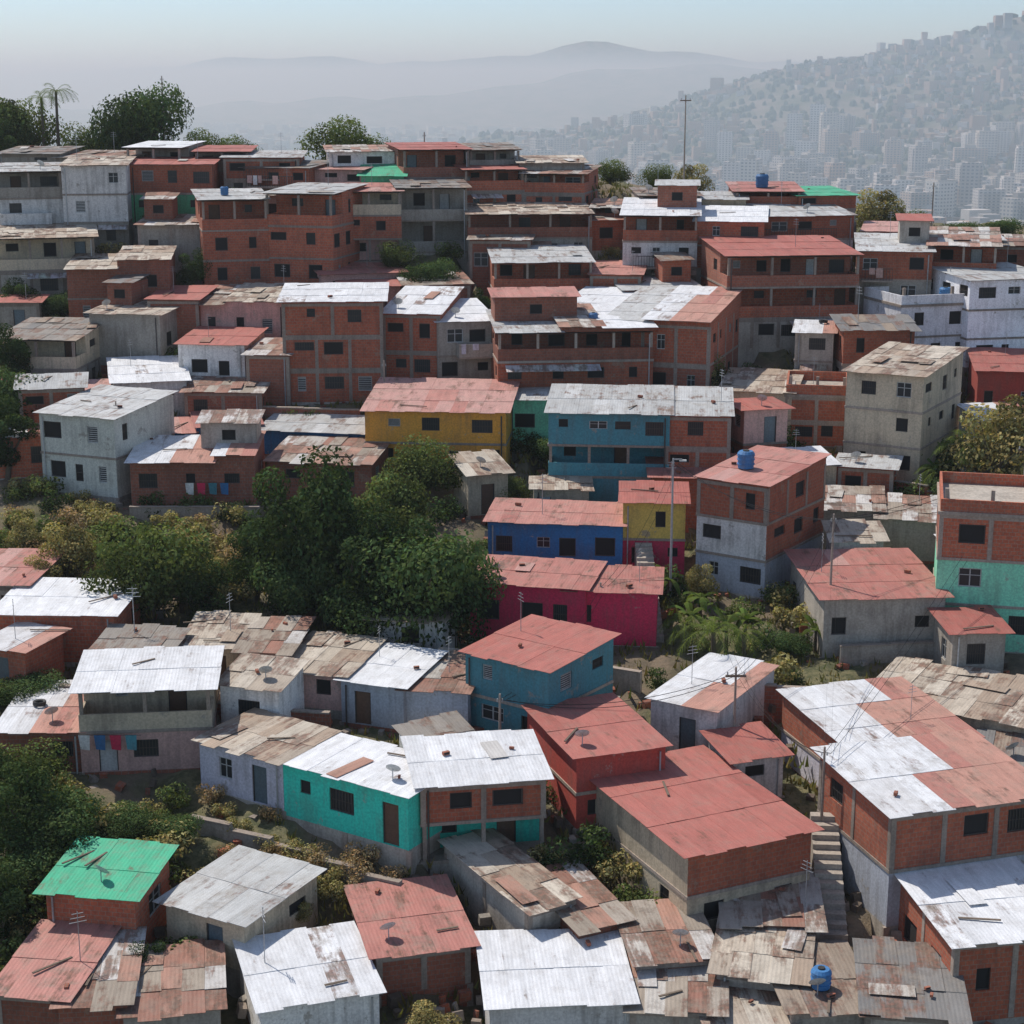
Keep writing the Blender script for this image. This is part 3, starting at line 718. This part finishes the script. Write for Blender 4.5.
for a in [(2,958,498,.95),(0,940,500,.9),(1,62,190,1.0,170),(1,47,190,.92,172),(0,712,668,1.0),(0,742,664,.85),(0,684,650,.75)]: palm(*a)
def mk_banana(seed):
    rnd=random.Random(seed); st=MB(); st.cyl(0,0,-.3,1.7,.16,.1,"bark",8,cap=False)
    lm=MB()
    for i in range(9):
        az=i*2.4+rnd.uniform(-.3,.3); L_=rnd.uniform(1.5,2.3); up=rnd.uniform(.5,1.1); dr=rnd.uniform(.6,1.3)
        dx=Vector((math.cos(az),math.sin(az),0)); sd=Vector((-math.sin(az),math.cos(az),0)); pr=None
        sh=rnd.uniform(.7,1.9)
        for k in range(9):
            t=k/8; o=dx*L_*t*(.9-.15*t)+Vector((0,0,1.6+L_*(up*t-dr*t*t)))
            w=.25*math.sin(math.pi*min(1,t*.93+.07))**.7+.015
            cur=(o+sd*w+Vector((0,0,-.12*w)),o+Vector((0,0,.06)),o-sd*w+Vector((0,0,-.12*w)))
            if pr and not (k>2 and rnd.random()<.2):
                c=(sh*rnd.uniform(.85,1.1),sh*rnd.uniform(.9,1.1),sh*.7,1)
                lm.quad([pr[0],cur[0],cur[1],pr[1]],"leafm",c=c); lm.quad([pr[1],cur[1],cur[2],pr[2]],"leafm",c=tuple(a*.75 for a in c[:3])+(1,))
            pr=cur
    return st.mesh("stalk"),lm.mesh("leaves")
BAN=[mk_banana(i) for i in range(3)]
for i,(u,v,s) in enumerate([(690,640,.85),(726,648,.85),(700,620,.8),(745,640,.7),(668,600,.75),(970,480,1.0),(935,490,.9),(815,650,.7)]):
    p,_=spot(u,v); a,b_=BAN[i%3]; e=bpy.data.objects.new("banana_plant",None); COL.objects.link(e); e.location=p; e.scale=(s,s,s); e.rotation_euler=(0,0,rt.uniform(0,6))
    link("stalk",a,e); link("leaves",b_,e); top(e,"green banana plant with broad arching leaves","banana plant","banana plants between houses")
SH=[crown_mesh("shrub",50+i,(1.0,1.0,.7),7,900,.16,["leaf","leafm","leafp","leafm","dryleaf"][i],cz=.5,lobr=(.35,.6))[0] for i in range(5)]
SL=["low dark green shrub on the slope","leafy green shrub on the slope","dry olive shrub on the slope","leafy green shrub on the slope","dry brown shrub on bare earth"]
rs=random.Random(9)
zones=[(0,490,250,625,70),(200,800,420,900,22),(60,800,190,860,20),(0,880,250,1020,18),(640,580,820,700,12),(0,300,1000,330,16),(250,500,480,640,24),(0,200,1000,260,26),(900,440,1020,520,14),(480,780,680,960,8),(0,560,120,720,8),(0,330,1000,480,30)]
for x0,y0,x1,y1,nn in zones:
    k=0;tries=0; dry=(x0==200)
    while k<nn and tries<nn*12:
        tries+=1
        p,_=spot(rs.uniform(x0,x1),rs.uniform(y0,y1))
        if infoot(p.x,p.y,.5): continue
        ki=rs.choice([4,4,2,4,2]) if dry else rs.choice([0,1,2,4,2,3] if y0==490 else [0,0,1,3] if y0==500 else [0,1,2,3])
        o=link("shrub",SH[ki],None,(p.x,p.y,gz(p.x,p.y)-.05),(0,0,rs.uniform(0,6)),[rs.uniform(.5,.9) if dry else rs.uniform(.7,1.5)]*3)
        top(o,SL[ki],"shrub","shrubs on the slope"); k+=1
def mk_grass():
    R=np.random.RandomState(3); n=34000
    X=R.uniform(-60,60,n);Y=R.uniform(55,172,n)
    ok=abs(X)<Y*.34+2
    for fx,fy,z,w,d,c,s in FOOT:
        lx=(X-fx)*c+(Y-fy)*s; ly=-(X-fx)*s+(Y-fy)*c
        ok&=~((abs(lx)<w/2+.1)&(ly>-.1)&(ly<d+.1))
    dn=np.sin(X*.21+2*np.sin(Y*.11))+np.sin(Y*.17+X*.05)
    ok&=dn>-.9
    X=X[ok];Y=Y[ok];n=len(X);Z=gzn(X,Y)+hnoise(X,Y)*1.2
    vs=[];cs=[]
    for k in range(3):
        a=R.uniform(0,6.28,n); h=R.uniform(.15,.5,n); w=R.uniform(.05,.12,n)
        lx=R.uniform(-.25,.25,n);ly=R.uniform(-.25,.25,n);ox=R.uniform(-.25,.25,n);oy=R.uniform(-.25,.25,n)
        A=np.stack([X+ox-np.cos(a)*w,Y+oy-np.sin(a)*w,Z-.15],1);B=np.stack([X+ox+np.cos(a)*w,Y+oy+np.sin(a)*w,Z-.15],1);C=np.stack([X+ox+lx,Y+oy+ly,Z+h],1)
        vs.append(np.stack([A,B,C],1))
        g=R.rand(n)[:,None]; c=g*np.array([1.2,.98,.8])+(1-g)*np.array([.5,.7,.45]); cs.append(np.concatenate([c*R.uniform(.6,1.3,n)[:,None],np.ones((n,1))],1))
    V=np.concatenate(vs).reshape(-1,3);C=np.concatenate(cs)
    me=bpy.data.meshes.new("grass"); me.from_pydata(V.tolist(),[],np.arange(len(V)).reshape(-1,3).tolist())
    ca=me.color_attributes.new("tint",'FLOAT_COLOR','CORNER'); ca.data.foreach_set("color",np.repeat(C,3,axis=0).ravel())
    me.materials.append(MAT["leafp"]); me.update()
    o=link("grass",me); o["kind"]="stuff"; o["label"]="dry and green weeds between houses"
mk_grass()
# rubble in the alleys
def mk_rubble():
    R=random.Random(31); b=MB(); k=0
    while k<900:
        Y=R.uniform(60,135); X=R.uniform(-.31,.31)*Y
        if infoot(X,Y,.05) or not infoot(X,Y,1.6): continue
        z=gz(X,Y); s=R.uniform(.08,.3); M=Matrix.Translation((X,Y,z))@Matrix.Rotation(R.uniform(0,3),4,'Z')@Matrix.Rotation(R.uniform(-.4,.4),4,'X')
        b.box(-s,s,-s*.6,s*.6,-.25,s*.7,R.choice(["bd","frame","cm","wood","bk"]),M=M,skip="u"); k+=1
    o=link("rubble",b.mesh("rubble")); o["kind"]="stuff"; o["label"]="loose rubble and broken blocks in the alleys"
mk_rubble()
# ------------------------------------------------------------------ small things
def mk_tank():
    b=MB(); b.cyl(0,0,0,.95,.52,.56,"tank",16,cap=False); b.cyl(0,0,.95,1.12,.58,.45,"tank",16); b.cyl(0,0,1.12,1.2,.22,.2,"black",10)
    for z in (.25,.55,.82): b.cyl(0,0,z,z+.05,.59,.59,"tank",16)
    return b.mesh("water_tank")
TK=mk_tank()
def on_roof(hs,fx,fy):
    e,w,d,h,rise,roof,yaw=hs
    lx=fx*w/2; ly=fy*d
    base=h+(rise*fy if rise>=0 else -rise+rise*fy)+.14
    if roof=='k': base=h+.1
    s=math.sin(e.rotation_euler[2]); c=math.cos(e.rotation_euler[2])
    return (e.location.x+lx*c-ly*s,e.location.y+lx*s+ly*c,e.location.z+base)
def nearest(u,v):
    best=None;bd=1e9
    for hs in HOUSES:
        e,w,d,h,rise,roof,yaw=hs
        c=math.cos(e.rotation_euler[2]);s=math.sin(e.rotation_euler[2])
        X=e.location.x-s*d/2;Y=e.location.y+c*d/2;Z=e.location.z+h-CZ
        zc=Y*cp+Z*sp; uu=512+F*X/zc; vv=512-F*(Z*cp-Y*sp)/zc
        dd=(uu-u)**2+(vv-v)**2
        if dd<bd: bd=dd;best=hs
    return best
for u,v,s in [(765,185,1.0),(745,470,.9),(960,300,.8),(250,190,.6),(600,320,.6),(829,980,.7)]:
    p=on_roof(nearest(u,v),rt.uniform(-.3,.3),.35)
    o=link("water_tank",TK,None,p,(0,0,rt.uniform(0,6)),(s,s,s)); top(o,"blue plastic water tank on a roof","water tank","rooftop water tanks")
def mk_dish():
    b=MB(); seg=12
    M=Matrix.Rotation(math.radians(-50),4,'X')
    for r0,r1,z0,z1 in ((0,.2,0,.02),(.2,.35,.02,.09)):
        for i in range(seg):
            a=2*math.pi*i/seg;c=2*math.pi*(i+1)/seg
            b.quad([M@Vector((r0*math.cos(a),r0*math.sin(a),z0+.7)),M@Vector((r1*math.cos(a),r1*math.sin(a),z1+.7)),M@Vector((r1*math.cos(c),r1*math.sin(c),z1+.7)),M@Vector((r0*math.cos(c),r0*math.sin(c),z0+.7))],"frw")
    b.cyl(0,.5,-.1,.5,.025,.025,"metal",6)
    return b.mesh("satellite_dish")
DS=mk_dish()
AN=MB(); AN.cyl(0,0,-.2,2.3,.022,.018,"metal",6)
for z_,w_ in((2.2,.5),(2.0,.62),(1.8,.75)): AN.box(-w_/2,w_/2,-.012,.012,z_,z_+.024,"metal")
AN=AN.mesh("antenna")
BK=MB(); BK.box(-.2,.2,-.1,.1,0,.18,"bd"); BK.box(-.16,.16,-.101,-.1,.04,.14,"painted_hole"); BK=BK.mesh("clay_block")  # dark front panel paints the shade of the block's hollow
PL=MB(); PL.box(-.9,.9,-.05,.05,0,.04,"wood"); PL=PL.mesh("plank")
TY=MB(); 
for i in range(14):
    a=2*math.pi*i/14;c=2*math.pi*(i+1)/14
    for (r0,z0),(r1,z1) in (((.32,.0),(.34,.1)),((.34,.1),(.32,.2)),((.32,.2),(.2,.17)),((.2,.17),(.2,.03))):
        TY.quad([(r0*math.cos(a),r0*math.sin(a),z0),(r0*math.cos(c),r0*math.sin(c),z0),(r1*math.cos(c),r1*math.sin(c),z1),(r1*math.cos(a),r1*math.sin(a),z1)],"black")
TY=TY.mesh("tyre")
rr=random.Random(77)
for hs in HOUSES:
    if rr.random()<.25:
        o=link("antenna",AN,None,on_roof(hs,rr.uniform(-.8,.8),rr.uniform(.3,.8)),(0,0,rr.uniform(0,3)),[rr.uniform(.7,1.1)]*3); top(o,"thin metal television antenna on a roof","antenna","rooftop antennas")
    if hs[5]=='k': continue
    near=hs[0].location.y<125
    for _ in range(rr.choice([0,1,1,2]) if near else rr.choice([0,1])):
        k=rr.random(); p=on_roof(hs,rr.uniform(-.85,.85),rr.uniform(.08,.92))
        if k<.5: o=link("clay_block",BK,None,p,(0,0,rr.uniform(0,3)),[rr.uniform(.5,.9)]*3); top(o,"loose clay block weighing down a metal roof","clay block","loose blocks on roofs")
        elif k<.95: o=link("plank",PL,None,p,(0,0,hs[0].rotation_euler[2]+rr.uniform(-.3,1.6)),(rr.uniform(.5,1.3),1,1)); top(o,"weathered wooden plank lying on a metal roof","plank","planks on roofs")
        else: o=link("tyre",TY,None,p); top(o,"old black tyre weighing down a roof","tyre","tyres on roofs")
    if rr.random()<.12:
        p=on_roof(hs,rr.uniform(-.8,.8),.1); o=link("satellite_dish",DS,None,p,(0,0,rr.uniform(-.6,.6))); top(o,"small white satellite dish on a roof","satellite dish","rooftop satellite dishes")
def pole(u,v,hpx,lamp=False,Y=None,cross=True):
    p,zc=spot(u,v,Y)
    if Y: p.z=gz(p.x,p.y)
    h=hpx/F*zc
    e=bpy.data.objects.new("street_lamp" if lamp else "utility_pole",None); COL.objects.link(e); e.location=p
    b=MB(); b.cyl(0,0,-.5,h,.09,.05,"metal" if lamp else "frame",8); link("shaft",b.mesh("shaft"),e)
    if lamp:
        b=MB(); b.box(-.03,.5,-.03,.03,h-.1,h-.03,"metal"); link("arm",b.mesh("arm"),e)
        b=MB(); b.box(.35,.75,-.1,.1,h-.18,h-.1,"frw"); link("lamp_head",b.mesh("lamp_head"),e)
        top(e,"grey metal street lamp with one arm beside houses","street lamp")
    else:
        if cross:
            b=MB(); b.box(-.5,.5,-.05,.05,h-.5,h-.4,"wood"); link("crossarm",b.mesh("crossarm"),e)
        b=MB()
        for x in((-.4,.4) if cross else (-.12,.12)): b.cyl(x,0,h-.4,h-.24,.04,.03,"frw",6)
        link("insulator",b.mesh("insulator"),e)
        top(e,"thin concrete utility pole standing between houses","utility pole","utility poles on the hillside")
    return Vector((p.x,p.y,p.z+h-.3))
P1=pole(683,215,105,Y=160);P2=pole(167,190,100,Y=170,cross=False);P3=pole(930,250,65,Y=158,cross=False)
P4=pole(670,600,145,True);P5=pole(733,762,100);P7=pole(600,640,60,cross=False);P8=pole(828,640,130,cross=False);P10=pole(1018,560,120);P11=pole(385,420,60,cross=False);P12=pole(120,480,80,cross=False);P13=pole(425,195,50,Y=163,cross=False);P14=pole(820,850,110,cross=False);P15=pole(500,760,70,cross=False)
def wire(p,q,sag=1.0,off=0):
    b=MB(); r=.014; n=12; pr=None
    o=Vector((off,0,0))
    for i in range(n+1):
        t=i/n; c=p.lerp(q,t)+o-Vector((0,0,sag*4*t*(1-t)))
        if pr is not None:
            for a in ((Vector((0,0,r)),Vector((0,r,-r))),(Vector((0,r,-r)),Vector((0,-r,-r))),(Vector((0,-r,-r)),Vector((0,0,r)))):
                b.quad([pr+a[0],c+a[0],c+a[1],pr+a[1]],"black")
        pr=c
    ob=link("power_line",b.mesh("power_line")); top(ob,"thin black power line hanging between poles","power line","power lines")
for p,q in ((P4,P5),(P4,P7),(P8,P5),(P8,P10),(P4,P8),(P5,P14),(P8,P14),(P15,P7),(P5,P15),(P14,P10)):
    wire(p,q,.8); wire(p,q,1.0,.3)
def rwall(u0,v0,u1,v1,h,m,lab):
    p,_=spot(u0,v0);q,_=spot(u1,v1); d=q-p; L_=math.hypot(d.x,d.y); az=math.atan2(d.y,d.x)
    b=MB(); n=max(1,int(L_/2))
    for i in range(n):
        za=d.z*i/n; b.box(L_*i/n,L_*(i+1)/n,0,.25,za-2,za+h,m)
        b.box(L_*i/n-.02,L_*(i+1)/n-.02,-.04,.29,za+h,za+h+.08,"frame")
    o=link("retaining_wall",b.mesh("retaining_wall"),None,p,(0,0,az)); top(o,lab,"retaining wall")
for a in [(190,828,400,900,.5,"cm","long grey cement retaining wall below turquoise house"),(60,705,330,735,1.0,"bd","low brick retaining wall along a path"),(500,660,640,690,.8,"cm","cement retaining wall beside crimson house"),
 (130,520,260,520,.8,"cm","cement retaining wall under brick house"),(690,700,820,710,1.0,"bd","old brick retaining wall by the palms"),(840,665,940,660,1.0,"cm","grey cement retaining wall under green house"),
 (830,480,960,520,1.2,"bk","brick retaining wall beside beige house"),(0,405,100,400,1.2,"cm","tall cement retaining wall on terrace"),(220,420,360,425,1.0,"bd","dark brick retaining wall on terrace"),
 (860,350,1000,372,1.2,"cm","cement retaining wall below white house"),(620,345,720,350,1.0,"bk","brick retaining wall on the slope"),(230,300,330,305,1.2,"cm","cement retaining wall under brick house")]:
    rwall(*a)
def stair(u0,v0,u1,v1,w=1.3,up=.15):
    p,_=spot(u0,v0);q,_=spot(u1,v1); d=q-p; L_=math.hypot(d.x,d.y); az=math.atan2(d.y,d.x); n=int(max(L_/.45,4))
    b=MB()
    for i in range(n): b.box(L_*i/n,L_*(i+1)/n,-w/2,w/2,d.z*i/n-2,d.z*(i+1)/n+up+.1*i,"stepc")
    o=link("stairway",b.mesh("stairway"),None,p,(0,0,az)); top(o,"narrow concrete stairway climbing between houses","stairway")
MAT["stepc"]=plain("step_concrete",(.42,.36,.30),.9)
stair(834,955,822,845,1.2,.3); stair(655,640,640,560,1.0); stair(225,735,180,700,1.0); stair(610,460,600,420)
def laundry(u,v,z=2.2):
    p,_=spot(u,v); e=bpy.data.objects.new("clothesline",None); COL.objects.link(e); e.location=(p.x,p.y,p.z+z)
    b=MB(); b.box(-1.6,1.6,-.01,.01,-.01,.01,"black"); link("line",b.mesh("line"),e)
    for i,(k) in enumerate(rr.sample(["wh","tl","mg","wh","bl","pk"],4)):
        b=MB(); x=-1.4+i*.75; b.quad([(x,-.02,0),(x+.55,-.02,0),(x+.5,.05,-.8),(x+.05,.06,-.75)],k); link("cloth",b.mesh("cloth"),e)
    top(e,"clothesline with coloured laundry hanging to dry","clothesline")
for a in [(208,510,1.8),(110,778)]: laundry(*a)
# ------------------------------------------------------------------ valley city
def citymat(name,win):
    m,n,l,b=newmat(name)
    uv=n.new("ShaderNodeUVMap").outputs[0]
    t=N(n,"ShaderNodeTexBrick"); t.offset=0; l.new(uv,t.inputs["Vector"]); t.inputs["Color1"].default_value=(*win,1);t.inputs["Color2"].default_value=(win[0]*2,win[1]*2,win[2]*2,1)
    r=n.new("ShaderNodeObjectInfo").outputs["Random"]
    cr=n.new("ShaderNodeValToRGB"); l.new(r,cr.inputs[0]); e=cr.color_ramp.elements
    e[0].color=(.70,.66,.62,1); e[1].color=(.48,.36,.30,1)
    for p_,c_ in ((.3,(.58,.53,.46,1)),(.5,(.76,.75,.73,1)),(.7,(.52,.48,.45,1)),(.85,(.62,.48,.38,1))):
        x=e.new(p_); x.color=c_
    l.new(cr.outputs[0],t.inputs["Mortar"])
    t.inputs["Scale"].default_value=1; t.inputs["Brick Width"].default_value=3.6; t.inputs["Row Height"].default_value=3.0; t.inputs["Mortar Size"].default_value=.8; t.inputs["Mortar Smooth"].default_value=0
    l.new(t.outputs[0],b.inputs["Base Color"]); b.inputs["Roughness"].default_value=.8
    return m
MAT["city"]=citymat("apartment_facade",(.12,.13,.14))
MAT["roofc"]=plain("tower_roof",(.42,.39,.36),.9)
def mk_tower(w,d,h,seed):
    rn=random.Random(seed); b=MB()
    b.box(-w/2,w/2,-d/2,d/2,-12,h,"city",skip="tu"); b.quad([(-w/2,-d/2,h),(w/2,-d/2,h),(w/2,d/2,h),(-w/2,d/2,h)],"roofc")
    b.box(-w*.2,w*.15,-d*.2,d*.2,h,h+4,"roofc")
    if seed%2:
        for x in (-w/2-1.2,w/2-.01): b.box(x,x+1.21,-d*.3,d*.3,-12,h-3,"city",skip="u")
    else:
        k=int(h/3)
        for i in range(1,k): b.box(-w*.3,w*.3,-d/2-1.2,-d/2-.01,i*3-.1,i*3+.9,"roofc")
    return b.mesh("apartment_tower")
TW=[mk_tower(*a) for a in ((18,15,34,1),(22,14,38,2),(14,14,42,3),(30,13,26,4),(15,15,50,5),(36,14,20,6),(20,17,34,7),(13,13,40,8))]
HX=[-300,-97,-43,65,172,253,307,388,455,522,590,689,791,1060,1600]
HZ=[-78,-62,-50,-28,0,22,36,52,66,82,94,114,126,138,146]
def RH(X,Y):
    crest=float(np.interp(X,HX,HZ))
    t=1-(2450-Y)/650 if Y<2450 else 1-(Y-2450)/900
    t=max(0,t)
    return -76+(crest+76)*t**1.15+ (7*math.sin(X/60+Y/90)+5*math.sin(X/23)*math.sin(Y/31)+6*math.sin(X/110-Y/70))*t
rc=random.Random(21)
placed=0
clus=[(rc.uniform(-.03,.31),rc.uniform(1250,2100)) for _ in range(44)]
while placed<290:
    if rc.random()<.8:
        cx,cy=rc.choice(clus); Y=cy+rc.gauss(0,80); X=cx*cy+rc.gauss(0,60)
    else:
        Y=1250+1100*rc.random()**1.1; X=rc.uniform(-.2,.34)*Y
    if Y<1200: continue
    rh=RH(X,Y); z=max(gz(X,Y),rh)
    if rh>-20 or (Y>2450 and rh>-74): continue
    o=link("apartment_tower",TW[rc.randrange(8)],None,(X,Y,z),(0,0,rc.uniform(-.6,.6)),(1,1,rc.uniform(.5,1.0)))
    top(o,"hazy concrete apartment tower in the valley","apartment tower","apartment towers in the valley"); placed+=1
for X,Y,k,s,r in ((205,950,5,1.3,.2),(232,1000,3,1,.1)):
    o=link("apartment_tower",TW[k],None,(X,Y,gz(X,Y)),(0,0,r),(1,1,s)); top(o,"pale grey concrete block below the ridge","apartment tower","apartment towers in the valley")
def boxes(name,pts,lab):
    b=MB()
    for X,Y,Z,w,d,h,r,m in pts:
        M=Matrix.Translation((X,Y,Z))@Matrix.Rotation(r,4,'Z')
        b.box(-w/2,w/2,-d/2,d/2,-8,h,m,M=M,skip="ub")
    o=link(name,b.mesh(name)); o["kind"]="stuff"; o["label"]=lab
for k,cset in (("cityW",(.62,.60,.57)),("cityT",(.42,.30,.23)),("cityG",(.38,.36,.34))): MAT[k]=plain("block_"+k,cset,.9,0,False)
pts=[]
for _ in range(3600):
    Y=950+4500*rc.random()**1.6; X=rc.uniform(-.22,.34)*Y
    pts.append((X,Y,gz(X,Y),rc.uniform(8,24),rc.uniform(8,18),rc.uniform(4,18),rc.uniform(-.7,.7),rc.choice(["cityW","cityT","cityG","cityW"])))
boxes("low_rise_city",pts,"hazy low buildings filling the valley floor")
pts=[]
for _ in range(4200):
    Y=rc.uniform(1800,2480); X=rc.uniform(-.06,.40)*Y
    z=RH(X,Y)
    if z<-72 or math.sin(X/70)+math.sin(Y/50+X/110)<rc.uniform(-1.2,.2): continue
    sz=rc.choice([5,6,7,8,12]); hh=rc.uniform(2.5,6) if rc.random()<.92 else rc.uniform(8,20)
    pts.append((X,Y,z,rc.uniform(.7,1.4)*sz,sz,hh,rc.uniform(-.7,.7),rc.choice(["cityT","cityT","cityG","cityT","cityW"])))
for X in range(430,1000,9):
    if rc.random()<.5: pts.append((X+rc.uniform(-4,4),2445+rc.uniform(-20,20),RH(X,2445),rc.uniform(6,16),12,rc.uniform(3,12),0,rc.choice(["cityT","cityG"])))
boxes("hillside_buildings",pts,"hazy houses scattered over the far hill")
def blobs(name,n,fn,lab):
    R=np.random.RandomState(8); V=[];Fc=[]
    for _ in range(n):
        r=fn(R)
        if r is None: continue
        X,Y,Z,s=r; b0=len(V)
        for k in range(5):
            a=k*1.257+R.uniform(0,.5); q=s*R.uniform(.7,1.2); V.append((X+q*math.cos(a),Y+q*math.sin(a),Z-3))
        for k in range(5):
            a=k*1.257+.6; q=s*R.uniform(.4,.8); V.append((X+q*math.cos(a),Y+q*math.sin(a),Z+s*R.uniform(.6,1.1)))
        V.append((X,Y,Z+s*R.uniform(1.1,1.4)))
        for k in range(5):
            k2=(k+1)%5
            Fc+=[(b0+k,b0+k2,b0+5+k),(b0+k2,b0+5+k2,b0+5+k),(b0+5+k,b0+5+k2,b0+10)]
    me=bpy.data.meshes.new(name); me.from_pydata(V,[],Fc); me.materials.append(MAT["fartree"]); me.update()
    o=link(name,me); o["kind"]="stuff"; o["label"]=lab
MAT["fartree"]=plain("far_foliage",(.06,.075,.04),.95,0,False)
def fhill(R):
    Y=R.uniform(1800,2500); X=R.uniform(-.1,.42)*Y; z=RH(X,Y)
    return (X,Y,z,R.uniform(3,7)) if z>-74 else None
blobs("hill_woodland",2800,fhill,"hazy trees covering the far hill")
def fval(R):
    Y=R.uniform(240,1500)**1.0; X=R.uniform(-.32,.36)*Y
    return (X,Y,gz(X,Y),R.uniform(2.0,3.5) if Y<400 else R.uniform(3,7))
blobs("valley_woodland",2000,fval,"hazy trees on the slope behind the ridge")
def hillmesh(name,xs,ys,zf,mat):
    V=[(x,y,zf(x,y)) for y in ys for x in xs]; nx=len(xs); Fq=[(j*nx+i,j*nx+i+1,(j+1)*nx+i+1,(j+1)*nx+i) for j in range(len(ys)-1) for i in range(nx-1)]
    me=bpy.data.meshes.new(name); me.from_pydata(V,[],Fq); me.materials.append(mat); me.polygons.foreach_set("use_smooth",[True]*len(Fq)); me.update()
    o=link(name,me); o["kind"]="structure"
def hillmat(name,a,b_):
    m,n,l,b=newmat(name); g=n.new("ShaderNodeNewGeometry").outputs["Position"]
    c=mixc(n,l,ramp(n,l,noise(n,l,g,.02,8,.75),.4,.6),a,b_); l.new(c,b.inputs["Base Color"]); b.inputs["Roughness"].default_value=.95; return m
hm=hillmat("wooded_hill",(.07,.085,.045),(.21,.18,.15))
hillmesh("hill",list(np.arange(-400,1700,18)),list(np.arange(1790,3400,22)),RH,hm)
def ridge(Y0,hw,pts):
    px=[p[0] for p in pts];pz=[p[1] for p in pts]
    def f(x,y):
        t=max(0,1-abs(y-Y0)/hw); c=float(np.interp(x,px,pz))+CZ
        n_=.03*Y0*.09*(math.sin(x/(Y0*.03)+y/(Y0*.02))+.6*math.sin(x/(Y0*.011)-y/(Y0*.017)))
        return -80+(c+80)*t+n_*t
    return f
S5=lambda u,v:((u-512)*2.8,(81-v)*2.72)
hillmesh("mountain_ridge",list(np.arange(-3200,3600,70)),list(np.arange(3900,6300,90)),ridge(5000,1000,[S5(*a) for a in ((-300,110),(150,110),(300,104),(420,94),(500,86),(560,78),(640,70),(740,62),(900,58),(1200,52))]),hm)
S11=lambda u,v:((u-512)*6.17,(81-v)*6.0)
hillmesh("distant_mountain",list(np.arange(-8000,8000,130)),list(np.arange(8600,13500,200)),ridge(11000,2300,[S11(*a) for a in ((-300,62),(0,77),(40,76),(90,69),(120,66),(200,64),(300,60),(360,62),(450,58),(520,54),(560,50),(600,48),(640,51),(700,56),(850,58),(1300,62))]),hm)
def mk_haze(name,col,dens,y0,y1,z0,z1,lab):
    b=MB(); m=MAT[name]=bpy.data.materials.new(name); m.use_nodes=True; n=m.node_tree.nodes; l=m.node_tree.links
    n.remove(n["Principled BSDF"]); v=n.new("ShaderNodeVolumeScatter"); v.inputs["Color"].default_value=(*col,1); v.inputs["Density"].default_value=dens; v.inputs["Anisotropy"].default_value=.3
    l.new(v.outputs[0],n["Material Output"].inputs["Volume"])
    b.box(-8500,8500,y0,y1,z0,z1,name)
    o=link(name,b.mesh(name)); o["kind"]="structure"; o["label"]=lab
mk_haze("valley_haze",(.74,.91,1),1/1900,195,15000,-90,100,"thin bluish haze lying over the valley")
mk_haze("hillside_haze",(.92,.98,1),1/6500,-30,194.5,-20,100,"very thin haze over the hillside")
# ------------------------------------------------------------------ light
sv=Vector((-.64,.60,0)).normalized()*math.cos(math.radians(54)); sv.z=math.sin(math.radians(54))
sun=bpy.data.lights.new("sun",'SUN'); sun.energy=3.9; sun.angle=math.radians(.6); sun.color=(1,.95,.87)
so=bpy.data.objects.new("sun",sun); COL.objects.link(so); so.rotation_euler=sv.to_track_quat('Z','Y').to_euler()
w=bpy.data.worlds.new("World"); sc.world=w; w.use_nodes=True
n=w.node_tree.nodes;l=w.node_tree.links
sk=n.new("ShaderNodeTexSky"); sk.sky_type='NISHITA'; sk.sun_disc=False; sk.sun_elevation=math.radians(54); sk.sun_rotation=math.atan2(sv.x,sv.y); sk.dust_density=.8; sk.altitude=900; sk.air_density=1.0; sk.ozone_density=1.0
tc=n.new("ShaderNodeTexCoord"); sx=n.new("ShaderNodeSeparateXYZ"); l.new(tc.outputs["Generated"],sx.inputs[0])
f=ramp(n,l,sx.outputs[2],.02,.35)
tint=mixc(n,l,f,(.62,.76,.96),(1.10,1.0,.92))
l.new(mixc(n,l,1.0,sk.outputs[0],tint,'MULTIPLY'),n["Background"].inputs[0]); n["Background"].inputs[1].default_value=.15
